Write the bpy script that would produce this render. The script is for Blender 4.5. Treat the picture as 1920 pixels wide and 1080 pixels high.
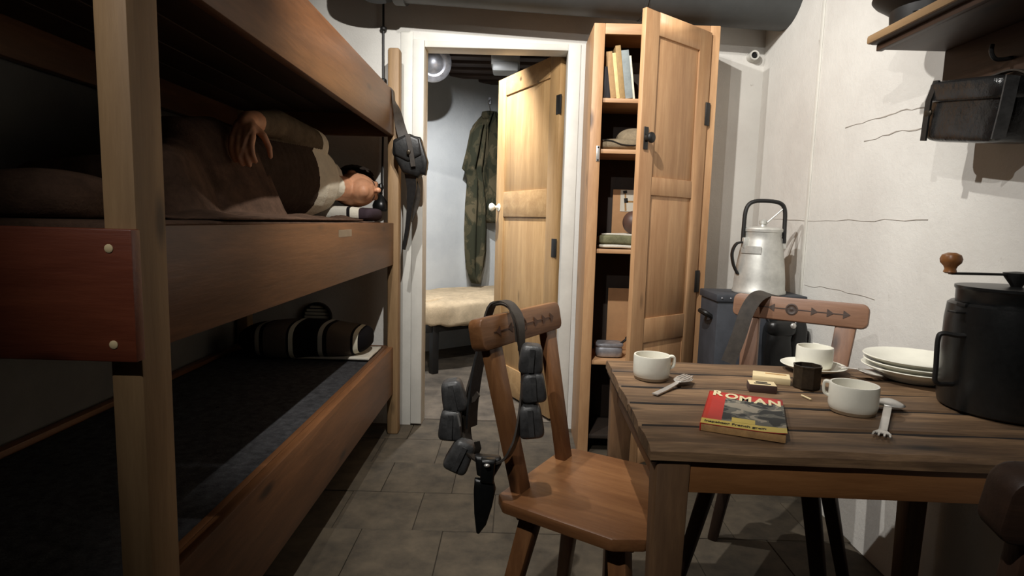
import bpy, bmesh, math, random
from mathutils import Vector, Matrix, noise
random.seed(7)
for o in list(bpy.data.objects): bpy.data.objects.remove(o)
scene = bpy.context.scene
COL = scene.collection
# ------------------------------------------------------------------ camera
F, CX, CY, H = 1090.0, 960.0, 540.0, 1.10
_Y = Vector((6/F, -124/F, 1)).normalized()
_a = Vector((1, 0.0266, 0)); _X = (_a - _a.dot(_Y)*_Y).normalized()
_D = _Y.cross(_X)
if _D.y < 0: _D = -_D
R3 = Matrix((_X, _Y, -_D))              # image axes -> world axes
CAMP = Vector((0, 0, H))
cam = bpy.data.cameras.new('camera'); camo = bpy.data.objects.new('camera', cam); COL.objects.link(camo)
cam.sensor_width = 36; cam.lens = F/1920*36; cam.clip_start = 0.02
r, d, f = R3.col[0], R3.col[1], R3.col[2]
camo.matrix_world = Matrix(((r.x, -d.x, -f.x, 0), (r.y, -d.y, -f.y, 0), (r.z, -d.z, -f.z, H), (0, 0, 0, 1)))
scene.camera = camo
def ray(px, py): return R3 @ Vector(((px-CX)/F, (py-CY)/F, 1))
def at(px, py, x=None, y=None, z=None):
    q = ray(px, py)
    t = (y/q.y) if y is not None else (x/q.x) if x is not None else ((z-H)/q.z)
    return CAMP + t*q
# ------------------------------------------------------------------ light
w = bpy.data.worlds.new('world'); scene.world = w; w.use_nodes = True
w.node_tree.nodes['Background'].inputs[0].default_value = (0.9, 0.95, 1, 1)
w.node_tree.nodes['Background'].inputs[1].default_value = 0.0
def lamp(name, loc, power, col, rad=0.02, spot=None, aim=None, blend=.4):
    l = bpy.data.lights.new(name, 'SPOT' if spot else 'POINT'); l.energy = power; l.color = col; l.shadow_soft_size = rad
    o = bpy.data.objects.new(name, l); COL.objects.link(o); o.location = loc
    if spot:
        l.spot_size = math.radians(spot); l.spot_blend = blend
        o.rotation_euler = (Vector(aim)-Vector(loc)).to_track_quat('-Z', 'Y').to_euler()
    return o
lamp('ceiling_lamp', (-0.06, 1.30, 2.40), 118, (1, .965, .91), .014, 116, (0.25, 2.95, .95), .55)
lamp('ceiling_lamp', (-0.48, 1.62, 2.40), 70, (1, .975, .935), .014, 112, (.75, 2.85, 1.0), .5)
lamp('ceiling_lamp', (-0.66, -0.28, 2.36), 75, (1, .96, .915), .014, 80, (.80, 1.85, .85), .8)
lamp('far_room_lamp', (-0.40, 3.42, 2.27), 175, (.98, .985, 1), .014, 118, (-.35, 4.6, .2), .6)
vs = scene.view_settings
vs.view_transform = 'Standard'; vs.look = 'None'; vs.exposure = 0.0; vs.gamma = 1; vs.use_curve_mapping = False

# ------------------------------------------------------------------ materials
def lin(c):
    return tuple(((v/255/12.92) if v/255 <= .04045 else ((v/255+.055)/1.055)**2.4) for v in c) + (1,)
def base(name, rough=.6, metal=0, spec=.5):
    m = bpy.data.materials.new(name); m.use_nodes = True; nt = m.node_tree
    b = nt.nodes['Principled BSDF']; b.inputs['Roughness'].default_value = rough; b.inputs['Metallic'].default_value = metal
    b.inputs['Specular IOR Level'].default_value = spec
    return m, nt, b
def nd(nt, t, **k):
    n = nt.nodes.new(t)
    for a, v in k.items():
        if a in n.inputs: n.inputs[a].default_value = v
        else: setattr(n, a, v)
    return n
def ramp(nt, stops):
    n = nt.nodes.new('ShaderNodeValToRGB'); e = n.color_ramp.elements
    while len(e) < len(stops): e.new(.5)
    for el, (p, c) in zip(e, stops): el.position = p; el.color = c
    return n
def coords(nt, scale=(1, 1, 1), rnd=True):
    tc = nt.nodes.new('ShaderNodeTexCoord'); mp = nt.nodes.new('ShaderNodeMapping')
    nt.links.new(tc.outputs['Object'], mp.inputs['Vector']); mp.inputs['Scale'].default_value = scale
    if rnd:
        oi = nt.nodes.new('ShaderNodeObjectInfo'); mu = nd(nt, 'ShaderNodeMath', operation='MULTIPLY'); mu.inputs[1].default_value = 37.0
        nt.links.new(oi.outputs['Random'], mu.inputs[0]); nt.links.new(mu.outputs[0], mp.inputs['Location'])
    return mp
def bump(nt, b, sock, strength=.2, dist=.01):
    n = nt.nodes.new('ShaderNodeBump'); n.inputs['Strength'].default_value = strength; n.inputs['Distance'].default_value = dist
    nt.links.new(sock, n.inputs['Height']); nt.links.new(n.outputs[0], b.inputs['Normal'])
def wood(name, dark, light, axis='x', rough=.5, grain=1.0, knots=True):
    m, nt, b = base(name, rough)
    s = {'x': (1.6, 16, 16), 'y': (16, 1.6, 16), 'z': (16, 16, 1.6)}[axis]
    mp = coords(nt, tuple(v*grain for v in s))
    n1 = nd(nt, 'ShaderNodeTexNoise', Scale=1.0, Detail=6, Roughness=.6, Distortion=.6)
    n2 = nd(nt, 'ShaderNodeTexNoise', Scale=6.0, Detail=4, Roughness=.7)
    nt.links.new(mp.outputs[0], n1.inputs['Vector']); nt.links.new(mp.outputs[0], n2.inputs['Vector'])
    mx = nd(nt, 'ShaderNodeMath', operation='MULTIPLY_ADD'); mx.inputs[1].default_value = .45
    nt.links.new(n2.outputs['Fac'], mx.inputs[0]); nt.links.new(n1.outputs['Fac'], mx.inputs[2])
    mid = tuple((a+c)/2 for a, c in zip(dark, light))
    rp = ramp(nt, [(.42, lin(dark)), (.72, lin(mid)), (1.0, lin(light))])
    nt.links.new(mx.outputs[0], rp.inputs[0]); out = rp.outputs[0]
    if knots:
        k = coords(nt, {'x': (2.2, 7, 7), 'y': (7, 2.2, 7), 'z': (7, 7, 2.2)}[axis])
        vo = nd(nt, 'ShaderNodeTexVoronoi', Scale=1.0); nt.links.new(k.outputs[0], vo.inputs['Vector'])
        kr = ramp(nt, [(.05, (1, 1, 1, 1)), (.13, (0, 0, 0, 1))]); nt.links.new(vo.outputs['Distance'], kr.inputs[0])
        km = nd(nt, 'ShaderNodeMix', data_type='RGBA'); km.inputs['B'].default_value = lin(tuple(v*.55 for v in dark))
        nt.links.new(kr.outputs[0], km.inputs['Factor']); nt.links.new(out, km.inputs[6]); km.inputs[7].default_value = lin(tuple(v*.6 for v in dark))
        out = km.outputs[2]
    nt.links.new(out, b.inputs['Base Color']); bump(nt, b, mx.outputs[0], .25, .004)
    return m
def plain(name, c, rough=.5, metal=0, var=.12, scale=12, bmp=0, spec=.5, bdist=.003, sheen=0):
    m, nt, b = base(name, rough, metal, spec)
    mp = coords(nt); n1 = nd(nt, 'ShaderNodeTexNoise', Scale=scale, Detail=6, Roughness=.65); nt.links.new(mp.outputs[0], n1.inputs['Vector'])
    rp = ramp(nt, [(.3, lin(tuple(v*(1-var) for v in c))), (.7, lin(tuple(min(255, v*(1+var)) for v in c)))])
    nt.links.new(n1.outputs['Fac'], rp.inputs[0]); nt.links.new(rp.outputs[0], b.inputs['Base Color'])
    if bmp: bump(nt, b, n1.outputs['Fac'], bmp, bdist)
    if sheen: b.inputs['Sheen Weight'].default_value = sheen
    return m
def cloth(name, c, var=.2, scale=30, weave=220, bmp=.4):
    m, nt, b = base(name, .95, 0, .1)
    mp = coords(nt); n1 = nd(nt, 'ShaderNodeTexNoise', Scale=scale, Detail=7, Roughness=.7); nt.links.new(mp.outputs[0], n1.inputs['Vector'])
    n2 = nd(nt, 'ShaderNodeTexNoise', Scale=weave, Detail=2); nt.links.new(mp.outputs[0], n2.inputs['Vector'])
    rp = ramp(nt, [(.3, lin(tuple(v*(1-var) for v in c))), (.7, lin(tuple(min(255, v*(1+var)) for v in c)))])
    nt.links.new(n1.outputs['Fac'], rp.inputs[0]); nt.links.new(rp.outputs[0], b.inputs['Base Color'])
    ad = nd(nt, 'ShaderNodeMath', operation='ADD'); nt.links.new(n1.outputs['Fac'], ad.inputs[0]); nt.links.new(n2.outputs['Fac'], ad.inputs[1])
    bump(nt, b, ad.outputs[0], bmp, .004)
    return m
def stripes(name, axis, stops, scale, off=0, rough=.9):
    """bands along one object axis, a woven pattern of the cloth itself"""
    m, nt, b = base(name, rough, 0, .1)
    tc = nt.nodes.new('ShaderNodeTexCoord'); sp = nt.nodes.new('ShaderNodeSeparateXYZ'); nt.links.new(tc.outputs['Object'], sp.inputs[0])
    ma = nd(nt, 'ShaderNodeMath', operation='MULTIPLY_ADD'); ma.inputs[1].default_value = scale; ma.inputs[2].default_value = off
    nt.links.new(sp.outputs['XYZ'.index(axis)], ma.inputs[0])
    fr = nd(nt, 'ShaderNodeMath', operation='FRACT'); nt.links.new(ma.outputs[0], fr.inputs[0])
    rp = ramp(nt, [(p, lin(c)) for p, c in stops]); rp.color_ramp.interpolation = 'CONSTANT'
    nt.links.new(fr.outputs[0], rp.inputs[0]); nt.links.new(rp.outputs[0], b.inputs['Base Color'])
    n2 = nd(nt, 'ShaderNodeTexNoise', Scale=150, Detail=3); nt.links.new(tc.outputs['Object'], n2.inputs['Vector']); bump(nt, b, n2.outputs['Fac'], .3, .003)
    return m
def wallpaint(name, c, c2, rough=.75):
    m, nt, b = base(name, rough, 0, .3)
    mp = coords(nt, rnd=False)
    n1 = nd(nt, 'ShaderNodeTexNoise', Scale=2.2, Detail=8, Roughness=.6); n2 = nd(nt, 'ShaderNodeTexNoise', Scale=45, Detail=6, Roughness=.7)
    n3 = nd(nt, 'ShaderNodeTexNoise', Scale=7, Detail=10, Roughness=.75)
    for n in (n1, n2, n3): nt.links.new(mp.outputs[0], n.inputs['Vector'])
    rp = ramp(nt, [(.35, lin(c2)), (.6, lin(c))]); nt.links.new(n1.outputs['Fac'], rp.inputs[0])
    sp = ramp(nt, [(.27, (.45, .42, .38, 1)), (.33, (1, 1, 1, 1))]); nt.links.new(n3.outputs['Fac'], sp.inputs[0])
    mm = nd(nt, 'ShaderNodeMix', data_type='RGBA', blend_type='MULTIPLY'); mm.inputs[0].default_value = .6
    nt.links.new(rp.outputs[0], mm.inputs[6]); nt.links.new(sp.outputs[0], mm.inputs[7]); nt.links.new(mm.outputs[2], b.inputs['Base Color'])
    ad = nd(nt, 'ShaderNodeMath', operation='MULTIPLY_ADD'); ad.inputs[1].default_value = .35
    nt.links.new(n2.outputs['Fac'], ad.inputs[0]); nt.links.new(n3.outputs['Fac'], ad.inputs[2]); bump(nt, b, ad.outputs[0], .35, .012)
    return m
M = {}
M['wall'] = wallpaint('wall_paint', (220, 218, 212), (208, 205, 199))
M['leftwall_shade'] = wallpaint('left_wall_shade', (120, 118, 112), (104, 102, 98))  # greyer than the other walls: shade inside the bunk put into the colour
M['farwall'] = wallpaint('far_wall_paint', (205, 208, 208), (190, 194, 196))
M['trim'] = plain('white_trim_paint', (214, 212, 204), .5, var=.04, scale=6, bmp=.1)
M['ceil'] = plain('grey_ceiling', (70, 68, 64), .9, bmp=.3)
M['tile'] = plain('floor_tile', (70, 62, 50), .85, var=.25, scale=9, bmp=.35, bdist=.006)
M['grout'] = plain('floor_grout', (57, 50, 41), .95, var=.2, scale=25, bmp=.4)
M['cement'] = plain('dirty_cement', (84, 76, 66), .9, var=.3, scale=5, bmp=.4, bdist=.006)
for a in 'xyz':
    M['bunk_'+a] = wood('bunk_wood_'+a, (84, 53, 31), (130, 87, 54), a, .42)
    M['post_'+a] = wood('post_wood_'+a, (124, 97, 66), (162, 132, 95), a, .6)
    M['red_'+a] = wood('red_stained_wood_'+a, (92, 44, 30), (130, 70, 48), a, .38)
    M['pine_'+a] = wood('pine_wood_'+a, (166, 122, 84), (210, 168, 124), a, .5)
    M['door_'+a] = wood('door_wood_'+a, (148, 114, 74), (188, 154, 108), a, .42)
    M['table_'+a] = wood('table_wood_'+a, (56, 40, 27), (158, 126, 92), a, .65, 1.4)
    M['chair_'+a] = wood('chair_wood_'+a, (98, 62, 37), (146, 102, 64), a, .38)
    M['chair2_'+a] = wood('old_chair_wood_'+a, (108, 76, 57), (150, 112, 86), a, .5)
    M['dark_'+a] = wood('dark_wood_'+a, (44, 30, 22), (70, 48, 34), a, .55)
M['leather'] = plain('black_leather', (26, 26, 26), .42, var=.3, scale=60, bmp=.3)
M['gleather'] = plain('grey_leather', (70, 70, 70), .42, var=.22, scale=40, bmp=.4)
M['strap'] = plain('brown_black_leather', (52, 46, 40), .55, var=.2, scale=40, bmp=.2)
M['black'] = plain('black_enamel', (20, 21, 21), .32, var=.2, scale=80, bmp=.08)
M['case'] = plain('worn_black_lacquer', (26, 26, 26), .22, var=.5, scale=14, bmp=.6, bdist=.008)
M['blackmat'] = plain('black_iron', (22, 21, 20), .5, var=.2)
M['duct'] = plain('duct_paint', (66, 68, 68), .55, var=.1, scale=5, bmp=.1)
M['alu'] = plain('aluminium', (206, 206, 200), .46, metal=.55, var=.1, scale=14, bmp=.08)
M['steel'] = plain('steel', (205, 202, 196), .32, metal=.6, var=.06)
M['galv'] = plain('galvanised', (170, 172, 178), .45, metal=.7, var=.15, scale=20)
M['white'] = plain('white_ceramic', (228, 226, 212), .22, var=.03)
M['whitebase'] = plain('unglazed_foot', (150, 132, 108), .7, var=.1)
M['tin'] = plain('dark_tin', (58, 50, 40), .4, metal=.6, var=.3, scale=40)
M['brown_blanket'] = cloth('brown_blanket', (80, 62, 51), .22, 14)
M['black_blanket'] = cloth('charcoal_blanket', (58, 58, 60), .3, 40)
M['sheet'] = cloth('white_sheet', (206, 200, 186), .05, 12)
M['bedcloth'] = cloth('beige_blanket', (196, 176, 146), .1, 9, bmp=.6)
M['blue'] = plain('blue_grey_paint', (58, 61, 67), .6, var=.15, scale=10, bmp=.15)
M['card'] = plain('cardboard', (190, 146, 104), .85, var=.05)
M['olive'] = cloth('olive_cloth', (112, 110, 84), .15, 30)
M['tan'] = cloth('tan_wool', (136, 122, 100), .12, 30)
M['brownball'] = plain('brown_leather', (88, 64, 54), .5, var=.1)
M['ring'] = plain('pipe_white', (190, 188, 180), .5)
M['hole'] = plain('pipe_bore', (14, 13, 12), .9)
M['knobwood'] = wood('knob_wood', (120, 76, 40), (164, 112, 66), 'z', .35)
M['paper'] = plain('paper', (222, 216, 200), .8, var=.03)
M['skin'] = plain('skin', (196, 142, 108), .55, var=.08, scale=25)
M['hair'] = plain('dark_hair', (34, 26, 20), .6, var=.4, scale=90, bmp=.5)
M['jacket'] = cloth('dark_jacket', (62, 50, 42), .15, 20)
M['sleeve'] = cloth('grey_brown_sleeve', (98, 86, 70), .15, 20)
M['shirt'] = cloth('off_white_shirt', (216, 208, 188), .06, 12)
M['ink'] = plain('black_ink', (34, 30, 26), .7, var=.05)
M['letters'] = plain('cream_print', (240, 226, 180), .5, var=.02)
M['redprint'] = plain('red_print', (196, 44, 36), .45, var=.06)
M['yellowprint'] = plain('yellow_print', (216, 190, 84), .45, var=.05)
M['pages'] = plain('yellowed_pages', (176, 138, 90), .85, var=.12, scale=60)
M['match'] = plain('matchbox_side', (72, 52, 46), .7)
M['cream'] = plain('cream_card', (222, 202, 158), .7, var=.05)
M['lampglass'] = plain('frosted_plastic', (188, 190, 190), .4, var=.03)
def camo(name, a, c, e, scale=9):
    m, nt, b = base(name, .95, 0, .1); mp = coords(nt, (1, 1, .6), rnd=False)
    n1 = nd(nt, 'ShaderNodeTexNoise', Scale=scale, Detail=3, Roughness=.5, Distortion=.8); nt.links.new(mp.outputs[0], n1.inputs['Vector'])
    rp = ramp(nt, [(0, lin(a)), (.46, lin(c)), (.56, lin(e))]); rp.color_ramp.interpolation = 'CONSTANT'
    nt.links.new(n1.outputs['Fac'], rp.inputs[0]); nt.links.new(rp.outputs[0], b.inputs['Base Color'])
    n2 = nd(nt, 'ShaderNodeTexNoise', Scale=120, Detail=2); nt.links.new(mp.outputs[0], n2.inputs['Vector']); bump(nt, b, n2.outputs['Fac'], .3, .003)
    return m
M['camo'] = camo('camouflage_cloth', (54, 55, 43), (72, 68, 52), (92, 84, 65), 11)
M['photo'] = camo('printed_photograph', (74, 74, 72), (112, 110, 102), (160, 152, 136), 22)
M['pillow_low'] = stripes('striped_ticking', 'X', [(0, (96, 86, 76)), (.36, (24, 22, 22)), (.40, (214, 210, 190)), (.47, (20, 18, 20)), (.86, (180, 178, 166)), (.93, (24, 22, 22))], 3.6, .55)
M['pillow_up'] = stripes('light_striped_ticking', 'X', [(0, (186, 182, 172)), (.75, (24, 22, 24)), (.775, (214, 208, 192)), (.845, (58, 48, 54))], 2.0, .5)

# ------------------------------------------------------------------ mesh helpers
WM = {}
class B:
    def __init__(s): s.v = []; s.f = []; s.M = Matrix.Identity(4)
    def add(s, vs_, fs):
        n = len(s.v); s.v += [s.M @ Vector(p) for p in vs_]; s.f += [tuple(i+n for i in q) for q in fs]; return s
    def box(s, x0, x1, y0, y1, z0, z1):
        return s.hexa([(x0, y0, z0), (x1, y0, z0), (x1, y1, z0), (x0, y1, z0), (x0, y0, z1), (x1, y0, z1), (x1, y1, z1), (x0, y1, z1)])
    def hexa(s, c): return s.add(c, [(3, 2, 1, 0), (4, 5, 6, 7), (0, 1, 5, 4), (1, 2, 6, 5), (2, 3, 7, 6), (3, 0, 4, 7)])
    def prism(s, poly, z0, z1):
        n = len(poly)
        return s.add([(p[0], p[1], z0) for p in poly] + [(p[0], p[1], z1) for p in poly],
                     [tuple(range(n-1, -1, -1)), tuple(range(n, 2*n))] + [(i, (i+1) % n, n+(i+1) % n, n+i) for i in range(n)])
    def beam(s, p0, p1, w0, h0, w1=None, h1=None, side=(1, 0, 0)):
        p0, p1 = Vector(p0), Vector(p1); a = (p1-p0).normalized(); sd = Vector(side); sd = (sd-sd.dot(a)*a).normalized(); up = a.cross(sd)
        w1 = w1 or w0; h1 = h1 or h0; c = []
        for p, ww, hh in ((p0, w0, h0), (p1, w1, h1)):
            for i, j in ((-1, -1), (1, -1), (1, 1), (-1, 1)): c.append(p+sd*i*ww/2+up*j*hh/2)
        return s.hexa(c)
    def lathe(s, prof, n=28, c=(0, 0, 0), cap=True):
        vs_ = []; fs = []
        for r_, z in prof:
            for k in range(n):
                t = 2*math.pi*k/n; vs_.append((c[0]+r_*math.cos(t), c[1]+r_*math.sin(t), c[2]+z))
        for i in range(len(prof)-1):
            for k in range(n): fs.append((i*n+k, i*n+(k+1) % n, (i+1)*n+(k+1) % n, (i+1)*n+k))
        if cap:
            fs.append(tuple(range(n-1, -1, -1))); m = (len(prof)-1)*n; fs.append(tuple(range(m, m+n)))
        return s.add(vs_, fs)
    def tube(s, pts, rad, n=10):
        pts = [Vector(p) for p in pts]; vs_ = []; fs = []; pn = None
        rads = rad if isinstance(rad, (list, tuple)) else [rad]*len(pts)
        for i, p in enumerate(pts):
            a = (pts[min(i+1, len(pts)-1)]-pts[max(i-1, 0)]).normalized()
            if pn is None: pn = a.orthogonal().normalized()
            pn = (pn-pn.dot(a)*a).normalized(); q = a.cross(pn)
            for k in range(n):
                t = 2*math.pi*k/n; vs_.append(p+(pn*math.cos(t)+q*math.sin(t))*rads[i])
        for i in range(len(pts)-1):
            for k in range(n): fs.append((i*n+k, i*n+(k+1) % n, (i+1)*n+(k+1) % n, (i+1)*n+k))
        fs.append(tuple(range(n-1, -1, -1))); m = (len(pts)-1)*n; fs.append(tuple(range(m, m+n)))
        return s.add(vs_, fs)
    def ribbon(s, pts, wdirs, width, th):
        """strap: wdirs = direction of its width (one or one per point)"""
        pts = [Vector(p) for p in pts]; n = len(pts); vs_ = []; fs = []
        for i, p in enumerate(pts):
            a = (pts[min(i+1, n-1)]-pts[max(i-1, 0)]).normalized()
            wd = Vector(wdirs[i] if isinstance(wdirs, list) else wdirs); wd = (wd-wd.dot(a)*a).normalized(); q = a.cross(wd)
            w_ = width[i] if isinstance(width, list) else width
            for e, g in ((-1, -1), (1, -1), (1, 1), (-1, 1)): vs_.append(p+wd*e*w_/2+q*g*th/2)
        for i in range(n-1):
            for k in range(4): fs.append((i*4+k, i*4+(k+1) % 4, i*4+4+(k+1) % 4, i*4+4+k))
        fs.append((3, 2, 1, 0)); m = 4*n-4; fs.append((m, m+1, m+2, m+3))
        return s.add(vs_, fs)
    def ellip(s, c, rx, ry, rz, e=1.0, nu=24, nv=14, fn=None):
        vs_ = []; fs = []
        sg = lambda v, p: math.copysign(abs(v)**p, v)
        for j in range(nv+1):
            ph = -math.pi/2+math.pi*j/nv
            for i in range(nu):
                t = 2*math.pi*i/nu
                p = Vector((sg(math.cos(ph), e)*sg(math.cos(t), e)*rx, sg(math.cos(ph), e)*sg(math.sin(t), e)*ry, sg(math.sin(ph), e)*rz))
                if fn: p = fn(p)
                vs_.append(p+Vector(c))
        for j in range(nv):
            for i in range(nu): fs.append((j*nu+i, j*nu+(i+1) % nu, (j+1)*nu+(i+1) % nu, (j+1)*nu+i))
        return s.add(vs_, fs)
    def grid(s, nx, ny, fn):
        vs_ = [fn(i/nx, j/ny) for j in range(ny+1) for i in range(nx+1)]
        return s.add(vs_, [(j*(nx+1)+i, j*(nx+1)+i+1, (j+1)*(nx+1)+i+1, (j+1)*(nx+1)+i) for j in range(ny) for i in range(nx)])
def spline(pts, n=6):
    pts = [Vector(p) for p in pts]; out = []
    for i in range(len(pts)-1):
        a, b_, c, e = pts[max(i-1, 0)], pts[i], pts[i+1], pts[min(i+2, len(pts)-1)]
        for k in range(n):
            t = k/n; out.append(.5*((2*b_)+(c-a)*t+(2*a-5*b_+4*c-e)*t*t+(-a+3*b_-3*c+e)*t**3))
    out.append(pts[-1]); return out
def thing(name, label, cat, loc=(0, 0, 0), rz=0, group=None, kind=None):
    o = bpy.data.objects.new(name, None); COL.objects.link(o); o.empty_display_size = .05
    o.location = loc; o.rotation_euler = (0, 0, rz)
    WM[o] = Matrix.Translation(loc) @ Matrix.Rotation(rz, 4, 'Z')
    tag(o, label, cat, group, kind); return o
def tag(o, label=None, cat=None, group=None, kind=None):
    if label: o['label'] = label
    if cat: o['category'] = cat
    if group: o['group'] = group
    if kind: o['kind'] = kind
    return o
def build(name, b, mat, parent=None, bevel=0, seg=2, smooth=True, local=False, angle=35, solid=0, sub=0):
    """one mesh object; vertices are given in world space unless local"""
    me = bpy.data.meshes.new(name); vs_ = b.v
    if parent is not None:
        W = WM[parent]
        if not local: inv = W.inverted(); vs_ = [inv @ p for p in vs_]
        loc = None
    else:
        xs = [p.x for p in vs_]; ys = [p.y for p in vs_]; zs = [p.z for p in vs_]
        loc = Vector(((min(xs)+max(xs))/2, (min(ys)+max(ys))/2, min(zs))); vs_ = [p-loc for p in vs_]
    me.from_pydata([tuple(p) for p in vs_], [], b.f)
    bm = bmesh.new(); bm.from_mesh(me)
    bmesh.ops.remove_doubles(bm, verts=bm.verts, dist=1e-6)
    bmesh.ops.recalc_face_normals(bm, faces=bm.faces)
    if bevel:
        ed = [e for e in bm.edges if len(e.link_faces) == 2 and e.calc_face_angle(0) > math.radians(30)]
        bmesh.ops.bevel(bm, geom=ed, offset=bevel, segments=seg, affect='EDGES', profile=.5, clamp_overlap=True)
    bm.to_mesh(me); bm.free()
    if smooth:
        for p in me.polygons: p.use_smooth = True
        me.set_sharp_from_angle(angle=math.radians(angle))
    me.materials.append(mat)
    o = bpy.data.objects.new(name, me); COL.objects.link(o)
    if parent is not None: o.parent = parent; WM[o] = WM[parent]
    else: o.location = loc; WM[o] = Matrix.Translation(loc)
    if solid:
        md = o.modifiers.new('solid', 'SOLIDIFY'); md.thickness = solid; md.offset = -1
    if sub:
        md = o.modifiers.new('sub', 'SUBSURF'); md.levels = sub; md.render_levels = sub
    return o
def box(name, x0, x1, y0, y1, z0, z1, mat, parent=None, bevel=.003, **k):
    return build(name, B().box(x0, x1, y0, y1, z0, z1), mat, parent, bevel, **k)
def struct(o): o['kind'] = 'structure'; return o
def fontmesh(name, txt, size, mat, parent, Mx, ext=.0004, sx=1.0, bold=0):
    cu = bpy.data.curves.new(name, 'FONT'); cu.body = txt; cu.size = size; cu.extrude = ext; cu.offset = bold; cu.resolution_u = 3
    t = bpy.data.objects.new('tmp_text', cu); COL.objects.link(t)
    dg = bpy.context.evaluated_depsgraph_get(); me = bpy.data.meshes.new_from_object(t.evaluated_get(dg))
    b = B(); b.M = Mx @ Matrix.Diagonal((sx, 1, 1, 1)); b.add([v.co.copy() for v in me.vertices], [tuple(p.vertices) for p in me.polygons])
    bpy.data.objects.remove(t); bpy.data.meshes.remove(me)
    return build(name, b, mat, parent, smooth=False)

# ================================================================== THE SETTING
WX, BY = 1.225, 3.03                       # right wall, back wall
LX = -1.40
# ---- floor with its cement tiles
floor = struct(box('floor', LX-.1, WX+.1, -1.3, 3.14, -.08, -.006, M['grout'], bevel=0))
tm = None
TS = .288
x0f, y0f = LX+.02, -1.21
ny_ = 0
y = y0f
while y < BY-.02:
    x = x0f - (.11 if ny_ % 2 else 0); 
    while x < WX-.01:
        xa, xb = max(x+.0012, LX+.001), min(x+TS-.0012, WX-.001); yb = min(y+TS-.0012, BY+.09)
        if xb-xa > .03:
            if tm is None or abs(xb-xa-(TS-.0024)) > 1e-4 or abs(yb-y-(TS-.0012)) > 1e-3:
                t = build('tile', B().box(xa, xb, y+.0012, yb, -.02, 0), M['tile'], floor, .0015, 1)
                if abs(xb-xa-(TS-.0024)) < 1e-4 and tm is None and abs(yb-y-(TS-.0012)) < 1e-3:
                    me = t.data; tm = me; ref = (xa, y)
            else:
                t = bpy.data.objects.new('tile', tm); COL.objects.link(t); t.parent = floor
                t.location = (xa-ref[0], y-ref[1], 0)
            t.location.z += random.uniform(-.0015, .0015)
        x += TS
    y += TS; ny_ += 1
# ---- walls
OX0, OX1, OZ = -.478, .245, 1.96           # door opening
HC = 2.50
wb = B()
wb.box(LX-.1, OX0, BY, BY+.11, -.05, HC).box(OX1, WX+.1, BY, BY+.11, -.05, HC).box(OX0, OX1, BY, BY+.11, OZ, HC)
wall_back = struct(build('wall_back', wb, M['wall']))
wall_right = struct(box('wall_right', WX, WX+.1, -1.3, BY, -.05, HC, M['wall'], bevel=0))
struct(box('wall_left', LX-.1, LX, -1.3, BY, -.05, HC, M['leftwall_shade'], bevel=0))
M['lowbounce'] = plain('dark_low_bounce', (38, 36, 34), .9)  # front wall is out of view, coloured dark to cut bounced light
struct(box('wall_front', LX, WX, -1.4, -1.3, -.05, HC, M['lowbounce'], bevel=0))
struct(box('ceiling', LX-.1, WX+.1, -1.4, BY+.11, HC, HC+.1, M['ceil'], bevel=0))
# casing of the doorway (two boards on the left, one on the right, one above) and its lining
struct(box('trim_1', OX0-.055, OX0+.002, BY-.022, BY+.11, .012, OZ+.03, M['trim'], bevel=.004))
struct(box('trim_2', OX0-.118, OX0-.056, BY-.010, BY, .0, OZ+.07, M['trim'], bevel=.004))
struct(box('trim_3', OX1-.002, OX1+.062, BY-.008, BY+.11, 0, OZ+.03, M['trim'], bevel=.004))
struct(box('trim_4', OX0+.003, OX1-.003, BY-.004, BY+.11, OZ-.002, OZ+.03, M['trim'], bevel=.004))
# vertical joint of the right wall and its cracks
struct(box('trim_6', WX-.006, WX, 2.455, 2.475, 0, HC, M['trim'], bevel=.002))
M['crack'] = plain('crack', (150, 143, 134), .95)
def crack(pts, wth=.003):
    P = [at(px, py, x=WX-.0006) for px, py in pts]; P2 = []
    for i in range(len(P)-1):
        for k in range(5):
            q = P[i].lerp(P[i+1], k/5); q.z += random.uniform(-.004, .004); P2.append(q)
    P2.append(P[-1])
    b = B().ribbon(P2, (0, 0, 1), [random.uniform(.15, .8)*wth for _ in P2], .0016)
    build('crack', b, M['crack'], wall_right)
crack([(1450, 412), (1530, 413), (1640, 413), (1740, 412)], .003)
crack([(1585, 241), (1640, 222), (1690, 208), (1742, 203)], .005)
crack([(1620, 266), (1680, 248), (1745, 240)], .005)
crack([(1508, 534), (1560, 542), (1640, 562)], .003)
crack([(1536, 75), (1536, 146)], .003)
# ---- air duct along the back wall
duct = thing('air_duct', 'large dark grey round duct running along the top of the back wall', 'duct', (.3, 2.81, 2.0))
p0, p1 = Vector((-.56, 2.81, 2.285)), Vector((WX+.02, 2.81, 2.20))
build('duct_pipe', B().tube([p0, p1], .185, 40), M['duct'], duct)
a_ = (p1-p0).normalized()
build('collar', B().tube([p0-a_*.02, p0+a_*.03], .198, 40), M['duct'], duct)
build('seam', B().tube([p0.lerp(p1, .62), p0.lerp(p1, .62)+a_*.012], .189, 40), M['duct'], duct)
build('elbow', B().tube(spline([p0+a_*.02, p0+Vector((-.06, -.01, -.02)), p0+Vector((-.09, -.06, -.07)), p0+Vector((-.09, -.10, -.13))], 5), [.16]*11+[.15, .145, .14, .135, .13], 32), M['duct'], duct)
for xx in (-.2, .95):
    build('hanger_band', B().box(xx, xx+.03, 2.80, 2.815, 2.3, HC), M['duct'], duct)
pe = at(1417, 102, y=2.97)
pipe = thing('pipe_stub', 'short white open pipe end sticking out of wall under the duct', 'pipe', (pe.x, pe.y, pe.z))
bb = B(); bb.M = Matrix.Translation((pe.x, BY+.01, pe.z)) @ Matrix.Rotation(math.radians(90), 4, 'X')
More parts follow.
